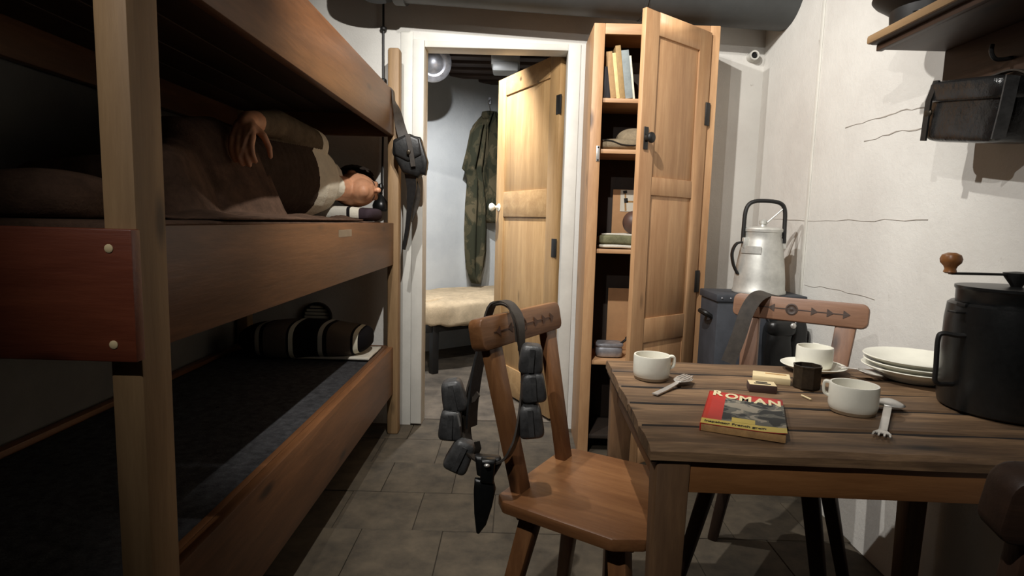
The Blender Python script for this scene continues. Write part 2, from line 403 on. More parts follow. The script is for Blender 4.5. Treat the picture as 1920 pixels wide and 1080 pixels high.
build('pipe_wall', bb.lathe([(.016, 0), (.023, 0), (.023, .06), (.016, .06), (.016, .01)], 20, cap=False), M['ring'], pipe)
bb = B(); bb.M = Matrix.Translation((pe.x, BY+.01, pe.z)) @ Matrix.Rotation(math.radians(90), 4, 'X')
build('pipe_bore', bb.lathe([(.0165, .01), (.0165, .05)], 16), M['hole'], pipe)
# ---- far room
W0 = Vector((-.49, 5.0, 0)); U = Vector((.77, .638, 0)).normalized(); N = Vector((U.y, -U.x, 0))
def atw(px, py, dd=0.0):
    q = ray(px, py); Q = W0+N*dd
    t = (Q-CAMP).dot(N)/q.dot(N); return CAMP+t*q
def wbox(name, u0, u1, n0, n1, z0, z1, mat, parent=None, bevel=.003, **k):
    c = [W0+U*a+N*b_+Vector((0, 0, z)) for z in (z0, z1) for a, b_ in ((u0, n1), (u1, n1), (u1, n0), (u0, n0))]
    return build(name, B().hexa(c), mat, parent, bevel, **k)
struct(box('floor_far_room', -1.6, 1.9, 3.141, 6.6, -.08, -.004, M['cement'], bevel=0))
struct(wbox('wall_far', -1.35, 2.6, -.1, 0, -.05, 2.5, M['farwall'], bevel=0))
struct(box('wall_far_left', -1.6, -1.5, 3.14, 4.4, -.05, 2.5, M['farwall'], bevel=0))
struct(box('wall_far_right', 1.4, 1.5, 3.14, 6.6, -.05, 2.5, M['farwall'], bevel=0))
cfar = struct(box('ceiling_far_room', -1.6, 1.9, 3.14, 6.6, 2.40, 2.5, M['blackmat'], bevel=0))
for k in range(11):
    yy = 3.22+.19*k
    build('beam', B().box(-1.5, 1.4, yy, yy+.10, 2.275, 2.405), M['dark_x'], cfar, .01)

# ================================================================== room door
hx, hy = .232, 3.152
fe = at(940, 152, z=1.985); fe = Vector((fe.x, fe.y, 0))
hv = Vector((hx, hy, 0)); du = (fe-hv); dl = du.length; du.normalize(); dn = Vector((du.y, -du.x, 0))
if dn.y > 0: dn = -dn
def dbox(b, u0, u1, n0, n1, z0, z1, o=hv, u=du, n=dn):
    return b.hexa([o+u*a+n*c+Vector((0, 0, z)) for z in (z0, z1) for a, c in ((u0, n0), (u1, n0), (u1, n1), (u0, n1))])
door1 = thing('door_1', 'open pine plank panel door swung into the far room', 'door', (hx, hy, .012))
door1['kind'] = 'structure'
del door1['category']
dz0, dz1 = .012, 1.985
for a, c in ((0, .105), (dl-.105, dl)): build('stile', dbox(B(), a, c, -.018, .018, dz0, dz1), M['door_z'], door1, .003)
for z0, z1 in ((dz0, .19), (1.13, 1.285), (dz1-.11, dz1)): build('rail', dbox(B(), .105, dl-.105, -.018, .018, z0, z1), M['door_x'], door1, .003)
for z0, z1 in ((.19, 1.13), (1.285, dz1-.11)): build('panel', dbox(B(), .10, dl-.10, -.009, .008, z0-.005, z1+.005), M['door_z'], door1, .002)
for zc in (.965, 1.72):
    build('hinge', dbox(B(), -.012, .03, .012, .022, zc-.05, zc+.05), M['blackmat'], door1, .002)
kp = hv+du*(dl-.045)+dn*.018+Vector((0, 0, 1.19))
bb = B(); bb.M = Matrix.Translation(kp) @ dn.to_track_quat('Z', 'Y').to_matrix().to_4x4()
build('door_knob', bb.lathe([(.024, 0), (.024, .004), (.010, .006), (.009, .03), (.020, .038), (.026, .05), (.022, .062), (.010, .068)], 20), M['white'], door1)

# ================================================================== bunk bed
PX0, PX1 = -.622, -.572
bunk = thing('bunk_bed', 'brown wooden three tier bunk bed against the left wall', 'bunk bed', (-.98, 1.9, 0))
box('post', PX0, PX1, .88, .957, 0, 2.15, M['post_z'], bunk, .004)
box('post', -.63, -.572, 2.872, 2.938, 0, 1.91, M['post_z'], bunk, .012)
box('post', -1.385, -1.33, 2.872, 2.938, 0, 1.91, M['post_z'], bunk, .006)
box('post', -1.385, -1.33, .88, .957, 0, 2.15, M['post_z'], bunk, .006)
for z0, z1 in ((.215, .457), (.872, 1.079), (1.497, 1.706)):
    box('side_board', -.628, -.598, .957, 2.885, z0, z1, M['bunk_y'], bunk, .004)
    box('back_rail', -1.385, -1.35, .957, 2.872, z0, z1, M['bunk_y'], bunk, .004)
    box('end_board', -1.33, -.63, 2.89, 2.915, z0, z1, M['bunk_x'], bunk, .004)
box('lip', -.648, -.6285, .957, 2.885, .43, .456, M['bunk_y'], bunk, .003)
ed = box('end_board', -1.385, -.566, .858, .88, .873, 1.074, M['red_x'], bunk, .003)
tag(ed, 'red stained end board with pale round plugs')
for zz in (.90, 1.045):
    bb = B(); bb.M = Matrix.Translation((-.60, .858, zz)) @ Matrix.Rotation(math.radians(90), 4, 'X')
    build('plug', bb.lathe([(.0065, -.002), (.0065, .001), (.005, .002)], 14), M['cream'], ed)
for z0 in (.36, 1.00, 1.60):
    for k in range(5):
        xa = -1.345+k*.143
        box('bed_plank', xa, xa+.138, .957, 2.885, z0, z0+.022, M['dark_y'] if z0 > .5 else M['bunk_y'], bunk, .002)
sk = [at(635, 445, x=-.598), at(659, 430, x=-.598)]
build('sticker', B().box(-.5985, -.5972, sk[0].y, sk[1].y, sk[0].z, sk[1].z), M['whitebase'], bunk)
# lower bed: mattress, folded sheet, bolster
def soft(name, x0, x1, y0, y1, z0, z1, mat, label, cat, amp=.006, e=.25, group=None, fr=4.0, nu=64, nv=24):
    def fn(p): 
        q = p*fr; return p+Vector((0, 0, 1))*(noise.noise(q+Vector((x0*9, y0*7, 3)))*amp)+p.normalized()*noise.noise(q*2.3)*amp*.5
    b = B().ellip(((x0+x1)/2, (y0+y1)/2, (z0+z1)/2), (x1-x0)/2, (y1-y0)/2, (z1-z0)/2, e, nu, nv, fn)
    return tag(build(name, b, mat, angle=180), label, cat, group)
soft('mattress', -1.345, -.650, .965, 2.87, .38, .445, M['black_blanket'], 'thin mattress under a charcoal blanket on lowest bunk', 'mattress', .004, .12)
sh = B().grid(14, 10, lambda u, v: (-1.0+.347*u, 2.60+.26*v, .453+.003*noise.noise(Vector((u*3, v*4, 1)))))
tag(build('bed_sheet', sh, M['sheet'], solid=.01), 'white sheet showing at the head of the lowest bunk', 'sheet')
def bol(p):
    q = p.copy(); q.z += .012*noise.noise(p*7); q.z *= 1+.10*math.cos(p.x*9); q.y += .02*math.sin(p.x*5); q.z = max(q.z, -.076); return q
tag(build('pillow', B().ellip((-.965, 2.70, .529), .30, .135, .078, .62, 48, 20, bol), M['pillow_low'], angle=180), 'dark bolster pillow with pale and black stripes on lowest bunk', 'pillow')
# upper (middle) bed: mattress, pillow
soft('mattress', -1.345, -.632, .965, 2.86, 1.02, 1.085, M['brown_blanket'], 'thin mattress on middle bunk below the sleeper', 'mattress', .004, .12)
def pil(p):
    q = p.copy(); q.z += .004*noise.noise(p*9); q.z -= .006*math.exp(-((p.x-.11)/.09)**2-((p.y)/.1)**2)*(q.z > 0); q.z = max(q.z, -.032); return q
tag(build('pillow', B().ellip((-.85, 2.675, 1.117), .225, .172, .036, .5, 48, 18, pil), M['pillow_up'], angle=180), 'pale ticking pillow with dark striped end under the sleeper\'s head', 'pillow')

# ================================================================== the sleeper
HAND = []
def capsule(b, p0, p1, r0, r1, n=16):
    if n == 10: HAND.append((Vector(p0), Vector(p1), max(r0, r1)))
    p0, p1 = Vector(p0), Vector(p1); a = (p1-p0); L = a.length; a.normalize()
    pts = []; rr = []
    for k in range(5):
        t = math.pi/2*k/5; pts.append(p0-a*r0*math.cos(t)); rr.append(max(r0*math.sin(t), r0*.05))
    pts += [p0, p1]; rr += [r0, r1]
    for k in range(1, 6):
        t = math.pi/2*k/5; pts.append(p1+a*r1*math.sin(t)); rr.append(max(r1*math.cos(t), r1*.05))
    b.tube(pts, rr, n)
pb = B()
# torso lying on its side (wide in z, thin in x)
TK = [(1.72, -1.00, 1.225, .115, .13), (1.86, -.98, 1.24, .118, .14), (2.00, -.96, 1.24, .11, .13), (2.14, -.93, 1.25, .112, .145), (2.28, -.90, 1.26, .12, .16), (2.40, -.87, 1.26, .115, .165), (2.49, -.84, 1.25, .09, .13)]
for i_ in range(len(TK)-1):
    for k in range(5):
        yy, cx, cz, rx, rz = [p_+(q_-p_)*k/5 for p_, q_ in zip(TK[i_], TK[i_+1])]
        pb.ellip((cx, yy, cz), rx, .09, rz, 1, 20, 12)
pb.ellip((TK[-1][1], 2.49, 1.25), .09, .09, .13, 1, 20, 12)
NT = (len(pb.v), len(pb.f))
capsule(pb, (-.82, 2.50, 1.235), (-.765, 2.60, 1.225), .06, .055)
# head: skull, jaw, nose, brow, ear -- looking out of the bunk
hc = Vector((-.735, 2.685, 1.225))
pb.ellip(hc, .098, .108, .078, 1, 24, 16)
pb.ellip(hc+Vector((.045, -.06, -.006)), .055, .062, .055, 1, 18, 12)
pb.ellip(hc+Vector((.06, -.10, -.008)), .030, .026, .032, 1, 14, 10)
capsule(pb, hc+Vector((.094, .015, 0)), hc+Vector((.112, -.03, 0)), .009, .014, 10)
capsule(pb, hc+Vector((.088, .022, .032)), hc+Vector((.088, .022, -.032)), .012, .012, 10)
capsule(pb, hc+Vector((.092, -.068, -.016)), hc+Vector((.092, -.068, .016)), .009, .009, 10)
pb.ellip(hc+Vector((-.012, -.012, .078)), .020, .028, .012, 1, 12, 8)
# upper arm / forearm resting along the body, wrist dropping
sh_, el, wr = Vector((-.83, 2.40, 1.385)), Vector((-.868, 2.13, 1.425)), Vector((-.858, 1.89, 1.395))
capsule(pb, sh_, el, .066, .052); capsule(pb, el, wr, .052, .032)
# lower arm tucked under
capsule(pb, (-.88, 2.38, 1.15), (-.90, 2.20, 1.14), .05, .04)
# legs under the blanket
LV0, LF0 = len(pb.v), len(pb.f)
capsule(pb, (-1.0, 1.72, 1.22), (-.87, 1.44, 1.18), .085, .055); capsule(pb, (-.87, 1.44, 1.18), (-1.12, 1.37, 1.15), .05, .04)
capsule(pb, (-1.02, 1.72, 1.17), (-.93, 1.44, 1.145), .065, .045); capsule(pb, (-.93, 1.44, 1.145), (-1.15, 1.38, 1.14), .04, .035)
LV1, LF1 = len(pb.v), len(pb.f)
# hand: palm and five fingers drooping, thumb off the side of the palm
wp = wr+Vector((.005, -.03, -.012)); kn = wr+Vector((.02, -.085, -.065))
pd = (kn-wp).normalized(); sd = Vector((1, .1, .05)).normalized(); sd = (sd-sd.dot(pd)*pd).normalized()
capsule(pb, wr, wp, .03, .026)
for k, off in enumerate((-.029, -.010, .010, .029)):
    root = kn+sd*off; capsule(pb, wp+sd*off*.6, root, .016, .0125, 10)
    L = (.030, .036, .038, .033)[k]
    q1 = root+Vector((.005, -.020, -.034)).normalized()*L*1.05
    q2 = q1+Vector((.008, -.004, -.036)).normalized()*L*.75
    q3 = q2+Vector((.010, .010, -.030)).normalized()*L*.6
    capsule(pb, root, q1, .0115, .010, 10); capsule(pb, q1, q2, .010, .009, 10); capsule(pb, q2, q3, .009, .0075, 10)
tb = wp+sd*.022+pd*.012
t1 = tb+Vector((.034, .004, -.030)); t2 = t1+Vector((.012, .012, -.036)); t3 = t2+Vector((.0, .008, -.026))
capsule(pb, tb, t1, .014, .012, 10); capsule(pb, t1, t2, .0115, .010, 10); capsule(pb, t2, t3, .010, .008, 10)
me = bpy.data.meshes.new('tmp'); me.from_pydata([tuple(p) for p in pb.v], [], pb.f)
tmp = bpy.data.objects.new('tmp_body', me); COL.objects.link(tmp)
rm = tmp.modifiers.new('r', 'REMESH'); rm.mode = 'VOXEL'; rm.voxel_size = .0045
sm = tmp.modifiers.new('s', 'SMOOTH'); sm.iterations = 4; sm.factor = .5
dg = bpy.context.evaluated_depsgraph_get(); bme = bpy.data.meshes.new_from_object(tmp.evaluated_get(dg)); bpy.data.objects.remove(tmp)
bme.name = 'person'
for m_ in ('jacket', 'sleeve', 'shirt', 'skin'): bme.materials.append(M[m_])
for p in bme.polygons:
    c = p.center; p.use_smooth = True
    # along the drooping hand / wrist
    onhand = False
    if (c-kn).length < .22 or (c-wr).length < .08:
        for ha, hb_, hr in HAND+[(wr+Vector((0, .04, .005)), wp, .034)]:
            ab_ = hb_-ha; tt = max(0, min(1, (c-ha).dot(ab_)/ab_.length_squared))
            if (c-ha-ab_*tt).length < hr+.006: onhand = True; break
    if onhand: i = 3
    elif c.y > 2.535: i = 3
    elif c.z > 1.365 and c.y < 2.36 and c.x > -.96 and c.y > 1.9: i = 1
    elif c.y > 2.30+.25*(1.40-c.z)*.5: i = 2
    else: i = 0
    p.material_index = i
org = Vector((-.9, 1.9, 1.09)); bme.transform(Matrix.Translation(-org))
person = bpy.data.objects.new('person', bme); COL.objects.link(person); person.location = org; WM[person] = Matrix.Translation(org)
tag(person, 'person asleep on the middle bunk in a dark jacket and off white shirt', 'person')
def hf(p):
    q = p*1.0; s_ = 1+.05*noise.noise(p*60); return q*s_
hb = B().ellip(hc+Vector((-.004, .014, .018)), .108, .112, .096, 1, 32, 22, hf)
ho = build('hair', hb, M['hair'], person, angle=180)
bm = bmesh.new(); bm.from_mesh(ho.data); kill = []
for v in bm.verts:
    p = WM[person] @ v.co - hc
    if p.y < -.06+.03*max(0, p.x*10): kill.append(v)
    elif p.z < .030 and p.x > -.01+.9*max(0, p.y): kill.append(v)
    elif p.x > .072: kill.append(v)
bmesh.ops.delete(bm, geom=kill, context='VERTS'); bm.to_mesh(ho.data); bm.free()
for sz in (-1, 1):
    build('eyelid', B().tube(spline([hc+Vector((.0905, -.008, sz*.018)), hc+Vector((.0900, -.013, sz*.030)), hc+Vector((.082, -.010, sz*.042))], 4), .0028, 6), M['hair'], person)
    build('eyebrow', B().tube(spline([hc+Vector((.0985, .020, sz*.014)), hc+Vector((.0985, .026, sz*.028)), hc+Vector((.088, .022, sz*.043))], 4), .0042, 6), M['hair'], person)
cb = B()
for s_ in (0, 1):
    pts = [Vector((-.82, 2.535, 1.25))+Vector((.062*math.cos(t)*.9, .012*math.sin(2*t)+(.012 if s_ else 0), .085*math.sin(t))) for t in [2*math.pi*k/20 for k in range(21)]]
    cb.ribbon(pts, (.35, 1, 0), .045, .006)
build('collar', cb, M['shirt'], person)
# the blanket is draped over hips and legs, lies open in front of the chest
from mathutils.bvhtree import BVHTree
under = B(); under.add(pb.v[:NT[0]], pb.f[:NT[1]]); under.add(pb.v[LV0:LV1], [tuple(q-LV0 for q in f_) for f_ in pb.f[LF0:LF1]])
ubvh = BVHTree.FromPolygons([tuple(p) for p in under.v], under.f)
NXB, NYB = 90, 150
BX0, BX1, BY0, BY1 = -1.338, -.634, 1.262, 2.44
sxb, syb = (BX1-BX0)/NXB, (BY1-BY0)/NYB
hgt_ = [[1.0935]*(NXB+1) for _ in range(NYB+1)]
for j_ in range(NYB+1):
    for i_ in range(NXB+1):
        x_, y_ = BX0+sxb*i_, BY0+syb*j_
        hit = ubvh.ray_cast(Vector((x_, y_, 1.6)), Vector((0, 0, -1)))
        if hit[0] is not None and y_ < 1.99: hgt_[j_][i_] = max(1.0935, hit[0].z+.022)
        f_ = .028*max(0, noise.noise(Vector((x_*6, y_*5, 3))))+.010*max(0, noise.noise(Vector((x_*17, y_*13, 5))))
        edge = min(1, (BX1-x_)/.05, (x_-BX0)/.05, (y_-BY0)/.04)
        hgt_[j_][i_] = max(hgt_[j_][i_], 1.0935+f_*max(0, edge))
SL = 2.4
for rev in (0, 1, 0, 1):                               # tent the cloth: limit its slope
    js = range(NYB, -1, -1) if rev else range(NYB+1); is_ = range(NXB, -1, -1) if rev else range(NXB+1); sg_ = 1 if rev else -1
    for j_ in js:
        for i_ in is_:
            if 0 <= j_+sg_ <= NYB: hgt_[j_][i_] = max(hgt_[j_][i_], hgt_[j_+sg_][i_]-SL*syb)
            if 0 <= i_+sg_ <= NXB: hgt_[j_][i_] = max(hgt_[j_][i_], hgt_[j_][i_+sg_]-SL*sxb)
def front(y_):
    for a_, c_ in zip(TK[:-1], TK[1:]):
        if a_[0] <= y_ <= c_[0]:
            t_ = (y_-a_[0])/(c_[0]-a_[0]); return a_[1]+a_[3]+t_*(c_[1]+c_[3]-a_[1]-a_[3])
    return TK[-1][1]+TK[-1][3]
bbk = B(); bbk.grid(NXB, NYB, lambda u, v: (BX0+(BX1-BX0)*u, BY0+(BY1-BY0)*v, hgt_[round(v*NYB)][round(u*NXB)]+.004*noise.noise(Vector((u*12, v*16, 7)))*min(1, (1-u)/.05)))
def keep(f_):
    c = sum((bbk.v[q] for q in f_), Vector())/4
    wav = .02*noise.noise(Vector((c.x*9, 0, 2)))
    if c.y < 1.955+wav: return True
    return c.x > front(c.y)+.022+.012*noise.noise(Vector((c.y*11, 4, 0)))
bbk.f = [f_ for f_ in bbk.f if keep(f_)]
bl_o = build('blanket', bbk, M['brown_blanket'], angle=180, solid=.006)
bm = bmesh.new(); bm.from_mesh(bl_o.data); bmesh.ops.delete(bm, geom=[v for v in bm.verts if not v.link_faces], context='VERTS'); bm.to_mesh(bl_o.data); bm.free()
tag(bl_o, 'rumpled brown wool blanket over the sleeper\'s legs', 'blanket')
rb_ = lambda p: Vector((p.x*(1+.08*noise.noise(p*12)), p.y, max(p.z*(1+.10*noise.noise(p*10+Vector((2, 0, 0)))), -.030)))
tag(build('blanket_roll', B().ellip((-.90, 1.112, 1.117), .135, .118, .058, .75, 48, 20, rb_), M['brown_blanket'], angle=180), 'bundled brown blanket at the foot of the middle bunk', 'blanket')

# ================================================================== vent, cord, holster beside the bunk
vc = Vector((-1.03, BY-.012, .575))
vent = thing('wall_vent', 'round wall vent with white slats above the striped bolster', 'vent', (vc.x, vc.y, vc.z-.07))
bb = B(); bb.M = Matrix.Translation((vc.x, BY, vc.z)) @ Matrix.Rotation(math.radians(90), 4, 'X')
build('frame', bb.lathe([(.078, 0), (.078, .022), (.066, .024), (.066, .004)], 32, cap=False), M['blackmat'], vent)
bb = B(); bb.M = Matrix.Translation((vc.x, BY, vc.z)) @ Matrix.Rotation(math.radians(90), 4, 'X')
build('backing', bb.lathe([(.067, .0005), (.067, .004)], 32), M['hole'], vent)
for k in range(7):
    zz = -.054+.018*k; hw = math.sqrt(max(.066**2-zz*zz, .0004))*.98
    build('slat', B().beam((vc.x-hw, BY-.012, vc.z+zz), (vc.x+hw, BY-.012, vc.z+zz), .014, .003, side=(0, -.5, 1)), M['white'], vent)
cd = thing('hanging_cord', 'black cord with clips and round switch hanging on back wall by the bunk post', 'cord', (-.68, BY, 1.13))
build('cable', B().tube(spline([(-.68, BY-.02, 2.2), (-.68, BY-.02, 1.8), (-.682, BY-.02, 1.5), (-.685, BY-.022, 1.27)], 8), .0055, 8), M['blackmat'], cd)
for zz in (2.035, 1.785): build('cable_clip', B().ellip((-.68, BY-.016, zz), .017, .016, .014), M['blackmat'], cd)
bb = B(); build('switch_bulb', bb.lathe([(.006, .14), (.012, .135), (.016, .12), (.010, .105), (.008, .085), (.014, .075), (.034, .05), (.042, .03), (.04, .012), (.028, 0)], 20, (-.687, BY-.045, 1.135)), M['black'], cd)

hol = thing('belt_holster', 'black leather holster on a belt hanging from the far bunk post', 'holster', (-.53, 2.84, .95))
Hy = 2.83
def hp(px, py, y_=Hy): return at(px, py, y=y_)
sp_ = spline([(-.6325, 2.835, 1.66), (-.632, 2.835, 1.695), (-.622, 2.835, 1.7105), (-.605, 2.835, 1.7105), (-.5945, 2.835, 1.698), (-.591, 2.835, 1.66), hp(744, 205), hp(750, 235), hp(760, 268)], 4)
build('strap', B().ribbon(sp_, [tuple(Vector((0, 1, 0)).lerp(Vector((1, .4, 0)), max(0, min(1, (k-20)/10)))) for k in range(len(sp_))], .05, .004), M['strap'], hol)
c4 = [hp(738, 262), hp(768, 250), hp(792, 262), hp(803, 318), hp(786, 335), hp(756, 325), hp(736, 288)]
def padbody(pts, th, y_c):
    b = B(); n = len(pts); cen = sum(pts, Vector())/n
    rings = []
    for dy, sc in ((-th/2, .80), (-th*.38, .96), (0, 1.0), (th*.38, .96), (th/2, .80)):
        rings.append([cen+(p-cen)*sc+Vector((0, dy, 0)) for p in pts])
    vs_ = [p for r_ in rings for p in r_]
    fs = [(i*n+k, i*n+(k+1) % n, (i+1)*n+(k+1) % n, (i+1)*n+k) for i in range(4) for k in range(n)]
    fs += [tuple(range(n-1, -1, -1)), tuple(range(4*n, 5*n))]
    return b.add(vs_, fs)
build('holster_body', padbody(c4, .07, Hy), M['leather'], hol, .006)
build('flap', padbody([p+Vector((0, -.034, 0)) for p in (hp(740, 268), hp(768, 254), hp(788, 262), hp(793, 292), hp(768, 305), hp(742, 292))], .022, Hy), M['leather'], hol, .004)
build('flap_strap', B().ribbon([hp(764, 252, Hy-.05), hp(770, 280, Hy-.056), hp(775, 312, Hy-.05)], (1, 0, .2), .022, .005), M['strap'], hol)
build('buckle', B().ellip(hp(766, 285, Hy-.058), .010, .005, .012), M['tin'], hol)
build('magazine_pouch', padbody([p+Vector((0, -.01, 0)) for p in (hp(772, 254), hp(790, 258), hp(804, 305), hp(800, 330), hp(784, 326))], .05, Hy), M['leather'], hol, .005)
build('belt_end', B().ribbon(spline([hp(768, 318), hp(772, 350), hp(769, 385), hp(764, 430), hp(757, 468)], 5), (1, -.3, 0), [.056]*4+[.052, .05, .047, .044, .04, .036, .032, .029, .027, .025, .024, .023, .022, .021, .02, .018, .016], .008), M['leather'], hol)
build('belt_loop', B().ribbon(spline([hp(770, 325, Hy+.02), hp(782, 352, Hy+.02), hp(782, 378, Hy+.02), hp(768, 415, Hy+.02)], 5), (1, -.3, 0), .03, .006), M['strap'], hol)

# ================================================================== wardrobe (locker)
LX0, LX1, LY0, LY1, LZ = .327, .887, 2.69, 2.995, 1.985
lk = thing('wardrobe', 'tall narrow pine wardrobe with its panelled door ajar', 'wardrobe', ((LX0+LX1)/2, (LY0+LY1)/2, 0))
M['pine_shade'] = wood('pine_inside_shade', (34, 25, 19), (48, 36, 27), 'z', .7)  # pine darkened: shade of the wardrobe interior put into the colour
box('side_panel', LX0, LX0+.018, LY0+.02, LY1, 0, LZ, M['pine_z'], lk)
box('side_panel', LX1-.018, LX1, LY0+.02, LY1, 0, LZ, M['pine_z'], lk)
box('back_panel', LX0+.018, LX1-.018, LY1-.012, LY1, .05, LZ-.01, M['pine_shade'], lk)
box('top_panel', LX0+.018, LX1-.018, LY0+.02, LY1-.012, LZ-.02, LZ, M['pine_x'], lk)
box('stile', LX0, LX0+.050, LY0, LY0+.02, 0, LZ, M['pine_z'], lk)
box('stile', LX1-.045, LX1, LY0, LY0+.02, 0, LZ, M['pine_z'], lk)
box('top_rail', LX0+.05, LX1-.045, LY0, LY0+.02, 1.938, LZ, M['pine_x'], lk)
for zt, nm in ((1.668, 'pine_x'), (1.442, 'pine_x'), (.985, 'pine_x'), (.455, 'pine_x'), (.09, 'pine_shade')):
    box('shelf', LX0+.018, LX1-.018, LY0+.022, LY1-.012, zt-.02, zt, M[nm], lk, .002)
cp = at(1121, 288, y=LY0)
ct = box('catch_plate', cp.x-.008, cp.x+.008, LY0-.004, LY0, cp.z-.035, cp.z+.035, M['steel'], lk, .002)
build('screw', B().ellip((cp.x, LY0-.005, cp.z+.028), .004, .003, .004), M['blackmat'], ct)
build('screw', B().ellip((cp.x, LY0-.005, cp.z-.028), .004, .003, .004), M['blackmat'], ct)
# its door
lhv = Vector((LX1-.047, LY0-.006, 0)); lf = at(1209, 14, z=1.95); lf = Vector((lf.x, lf.y, 0))
lu = lf-lhv; ll = lu.length; lu.normalize(); ln = Vector((-lu.y, lu.x, 0))
if ln.x > 0 and ln.y > 0: ln = -ln
ln = Vector((lu.y, -lu.x, 0));
if (Vector((0, 0, 0))-lhv).dot(ln) < 0: ln = -ln      # towards the room
lb = lambda b, *a: dbox(b, *a, o=lhv, u=lu, n=ln)
db = B(); sw = .085
lb(db, 0, sw, -.011, .011, .06, 1.95); lb(db, ll-sw, ll, -.011, .011, .06, 1.95)
for z0, z1 in ((.06, .16), (.60, .705), (1.225, 1.30), (1.86, 1.95)): lb(db, sw, ll-sw, -.011, .011, z0, z1)
ld = build('door', db, M['pine_z'], lk, .0025)
for z0, z1 in ((.16, .60), (.705, 1.225), (1.30, 1.86)): build('panel', lb(B(), sw-.006, ll-sw+.006, -.006, .003, z0-.006, z1+.006), M['pine_z'], ld, .002)
lt = lhv+lu*(ll-.03)+ln*.012+Vector((0, 0, 1.45))
bb = B(); bb.M = Matrix.Translation(lt) @ ln.to_track_quat('Z', 'Y').to_matrix().to_4x4()
build('latch', bb.box(-.013, .013, -.045, .045, 0, .005).lathe([(.016, .004), (.014, .018), (.022, .026), (.022, .034), (.012, .042)], 14), M['blackmat'], ld, .002)
for zc in (.85, 1.60): build('hinge', lb(B(), -.012, .02, .008, .016, zc-.05, zc+.05), M['blackmat'], ld, .002)
# contents
GB = 'books leaning on the top shelf of the wardrobe'
bk = [(0.3665, 0.026, .140, (52, 46, 46), 8, 'charcoal book leaning against the wardrobe side at the row end'),
      (0.3931, 0.024, .138, (36, 32, 36), 8, 'thin black book between the charcoal and the tan book'),
      (0.4176, 0.026, .205, (176, 140, 96), 8, 'tan hardback between the black and the cream book'),
      (0.4441, 0.016, .200, (226, 200, 140), 8, 'narrow cream book among the leaning books'),
      (0.4606, 0.024, .232, (164, 134, 88), 8, 'tallest ochre book among the leaning books'),
      (0.4851, 0.034, .212, (138, 146, 146), 8, 'wide blue grey cloth book among the leaning books'),
      (0.5198, 0.009, .190, (224, 218, 196), 8, 'slim white booklet leaning at the end of the book row')]
for bx_, th, hh, c, tilt, lab in bk:
    t = thing('book', lab, 'book', (bx_, LY0+.03, 1.6682), 0, GB)
    mx = Matrix.Translation((bx_, LY0+.03, 1.6682)) @ Matrix.Rotation(math.radians(-tilt), 4, 'Y')
    mc = plain('book_cover_%d' % int(bx_*1000), c, .7, var=.08, scale=30)
    b = B(); b.M = mx; b.box(0, th, 0, .004, 0, hh).box(0, .0025, .004, .15, 0, hh).box(th-.0025, th, .004, .15, 0, hh); build('cover', b, mc, t, .001)
    b = B(); b.M = mx; b.box(.0025, th-.0025, .004, .145, .004, hh-.004); build('page_block', b, M['pages'], t)
tag(box('cardboard_box', .60, .72, LY0+.14, LY0+.26, 1.669, 1.77, M['card'], bevel=.004), 'small cardboard box at the back of the wardrobe book shelf', 'box')
cap = thing('field_cap', 'tan wool field cap lying on the second wardrobe shelf', 'cap', (.52, LY0+.14, 1.443))
build('cap_band', B().ellip((.50, LY0+.14, 1.47), .125, .105, .028, .6, 32, 12), M['tan'], cap, angle=180)
build('crown', B().ellip((.555, LY0+.15, 1.50), .085, .09, .055, .9, 28, 14), M['tan'], cap, angle=180)
build('piping', B().tube(spline([(.385, LY0+.055, 1.487), (.43, LY0+.038, 1.482), (.48, LY0+.034, 1.465), (.54, LY0+.036, 1.463), (.60, LY0+.05, 1.475)], 5), .003, 6), M['blackmat'], cap)
for i, (z, mat, lab, e_) in enumerate(((.986, 'sheet', 'folded pale cloth at the bottom of the wardrobe linen pile', 0), (1.002, 'olive', 'folded olive shirt on the wardrobe linen pile', .03))):
    soft('folded_cloth', .40, .62, LY0+.04, LY0+.22, z, z+.018+e_, M[mat], lab, 'cloth', .008, .4, 'folded cloths in the wardrobe', 7)
soft('folded_cloth', .42, .60, LY0+.06, LY0+.22, 1.046, 1.058, M['sheet'], 'thin white cloth on top of the folded olive shirt', 'cloth', .004, .4, 'folded cloths in the wardrobe', 7)
pc = at(1150, 355, y=LY1-.03); 
cb_ = thing('cardboard_sheet', 'cardboard sheet with a pinned picture standing at the back of the wardrobe', 'cardboard', (pc.x+.1, LY1-.03, .986))
box('sheet', pc.x, pc.x+.24, LY1-.030, LY1-.022, .986, pc.z, M['card'], cb_, .001)
q0 = at(1164, 356, y=LY1-.031); q1 = at(1190, 397, y=LY1-.031); pw = .115
pic = box('picture', q0.x, q0.x+pw, LY1-.0325, LY1-.0305, q1.z, q0.z, M['paper'], cb_, 0)
def figure(pts, wd): build('printed_figure', B().ribbon([(q0.x+a*pw, LY1-.0332, q1.z+b_*(q0.z-q1.z)) for a, b_ in pts], (1, 0, .01) if abs(pts[0][0]-pts[-1][0]) < .2 else (0, 0, 1), wd, .0006), M['ink'] if wd > .012 else M['pages'], pic)
figure([(.18, .97), (.20, .84)], .020); figure([(.2, .84), (.22, .62)], .008); figure([(.23, .62), (.26, .40)], .019)
figure([(.28, .46), (.6, .46)], .008); figure([(.6, .46), (.85, .14)], .0075); figure([(.22, .42), (.25, .03)], .009)
tag(build('leather_ball', B().ellip((.565, LY0+.12, 1.112), .05, .05, .055), M['brownball'], angle=180), 'round brown leather ball resting on the folded linen', 'ball')
pc = at(1141, 540, y=LY1-.03)
tag(box('cardboard_sheet', pc.x, pc.x+.26, LY1-.03, LY1-.02, .456, pc.z, M['card'], bevel=.001), 'plain tall cardboard sheet behind the grey mess tin', 'cardboard')
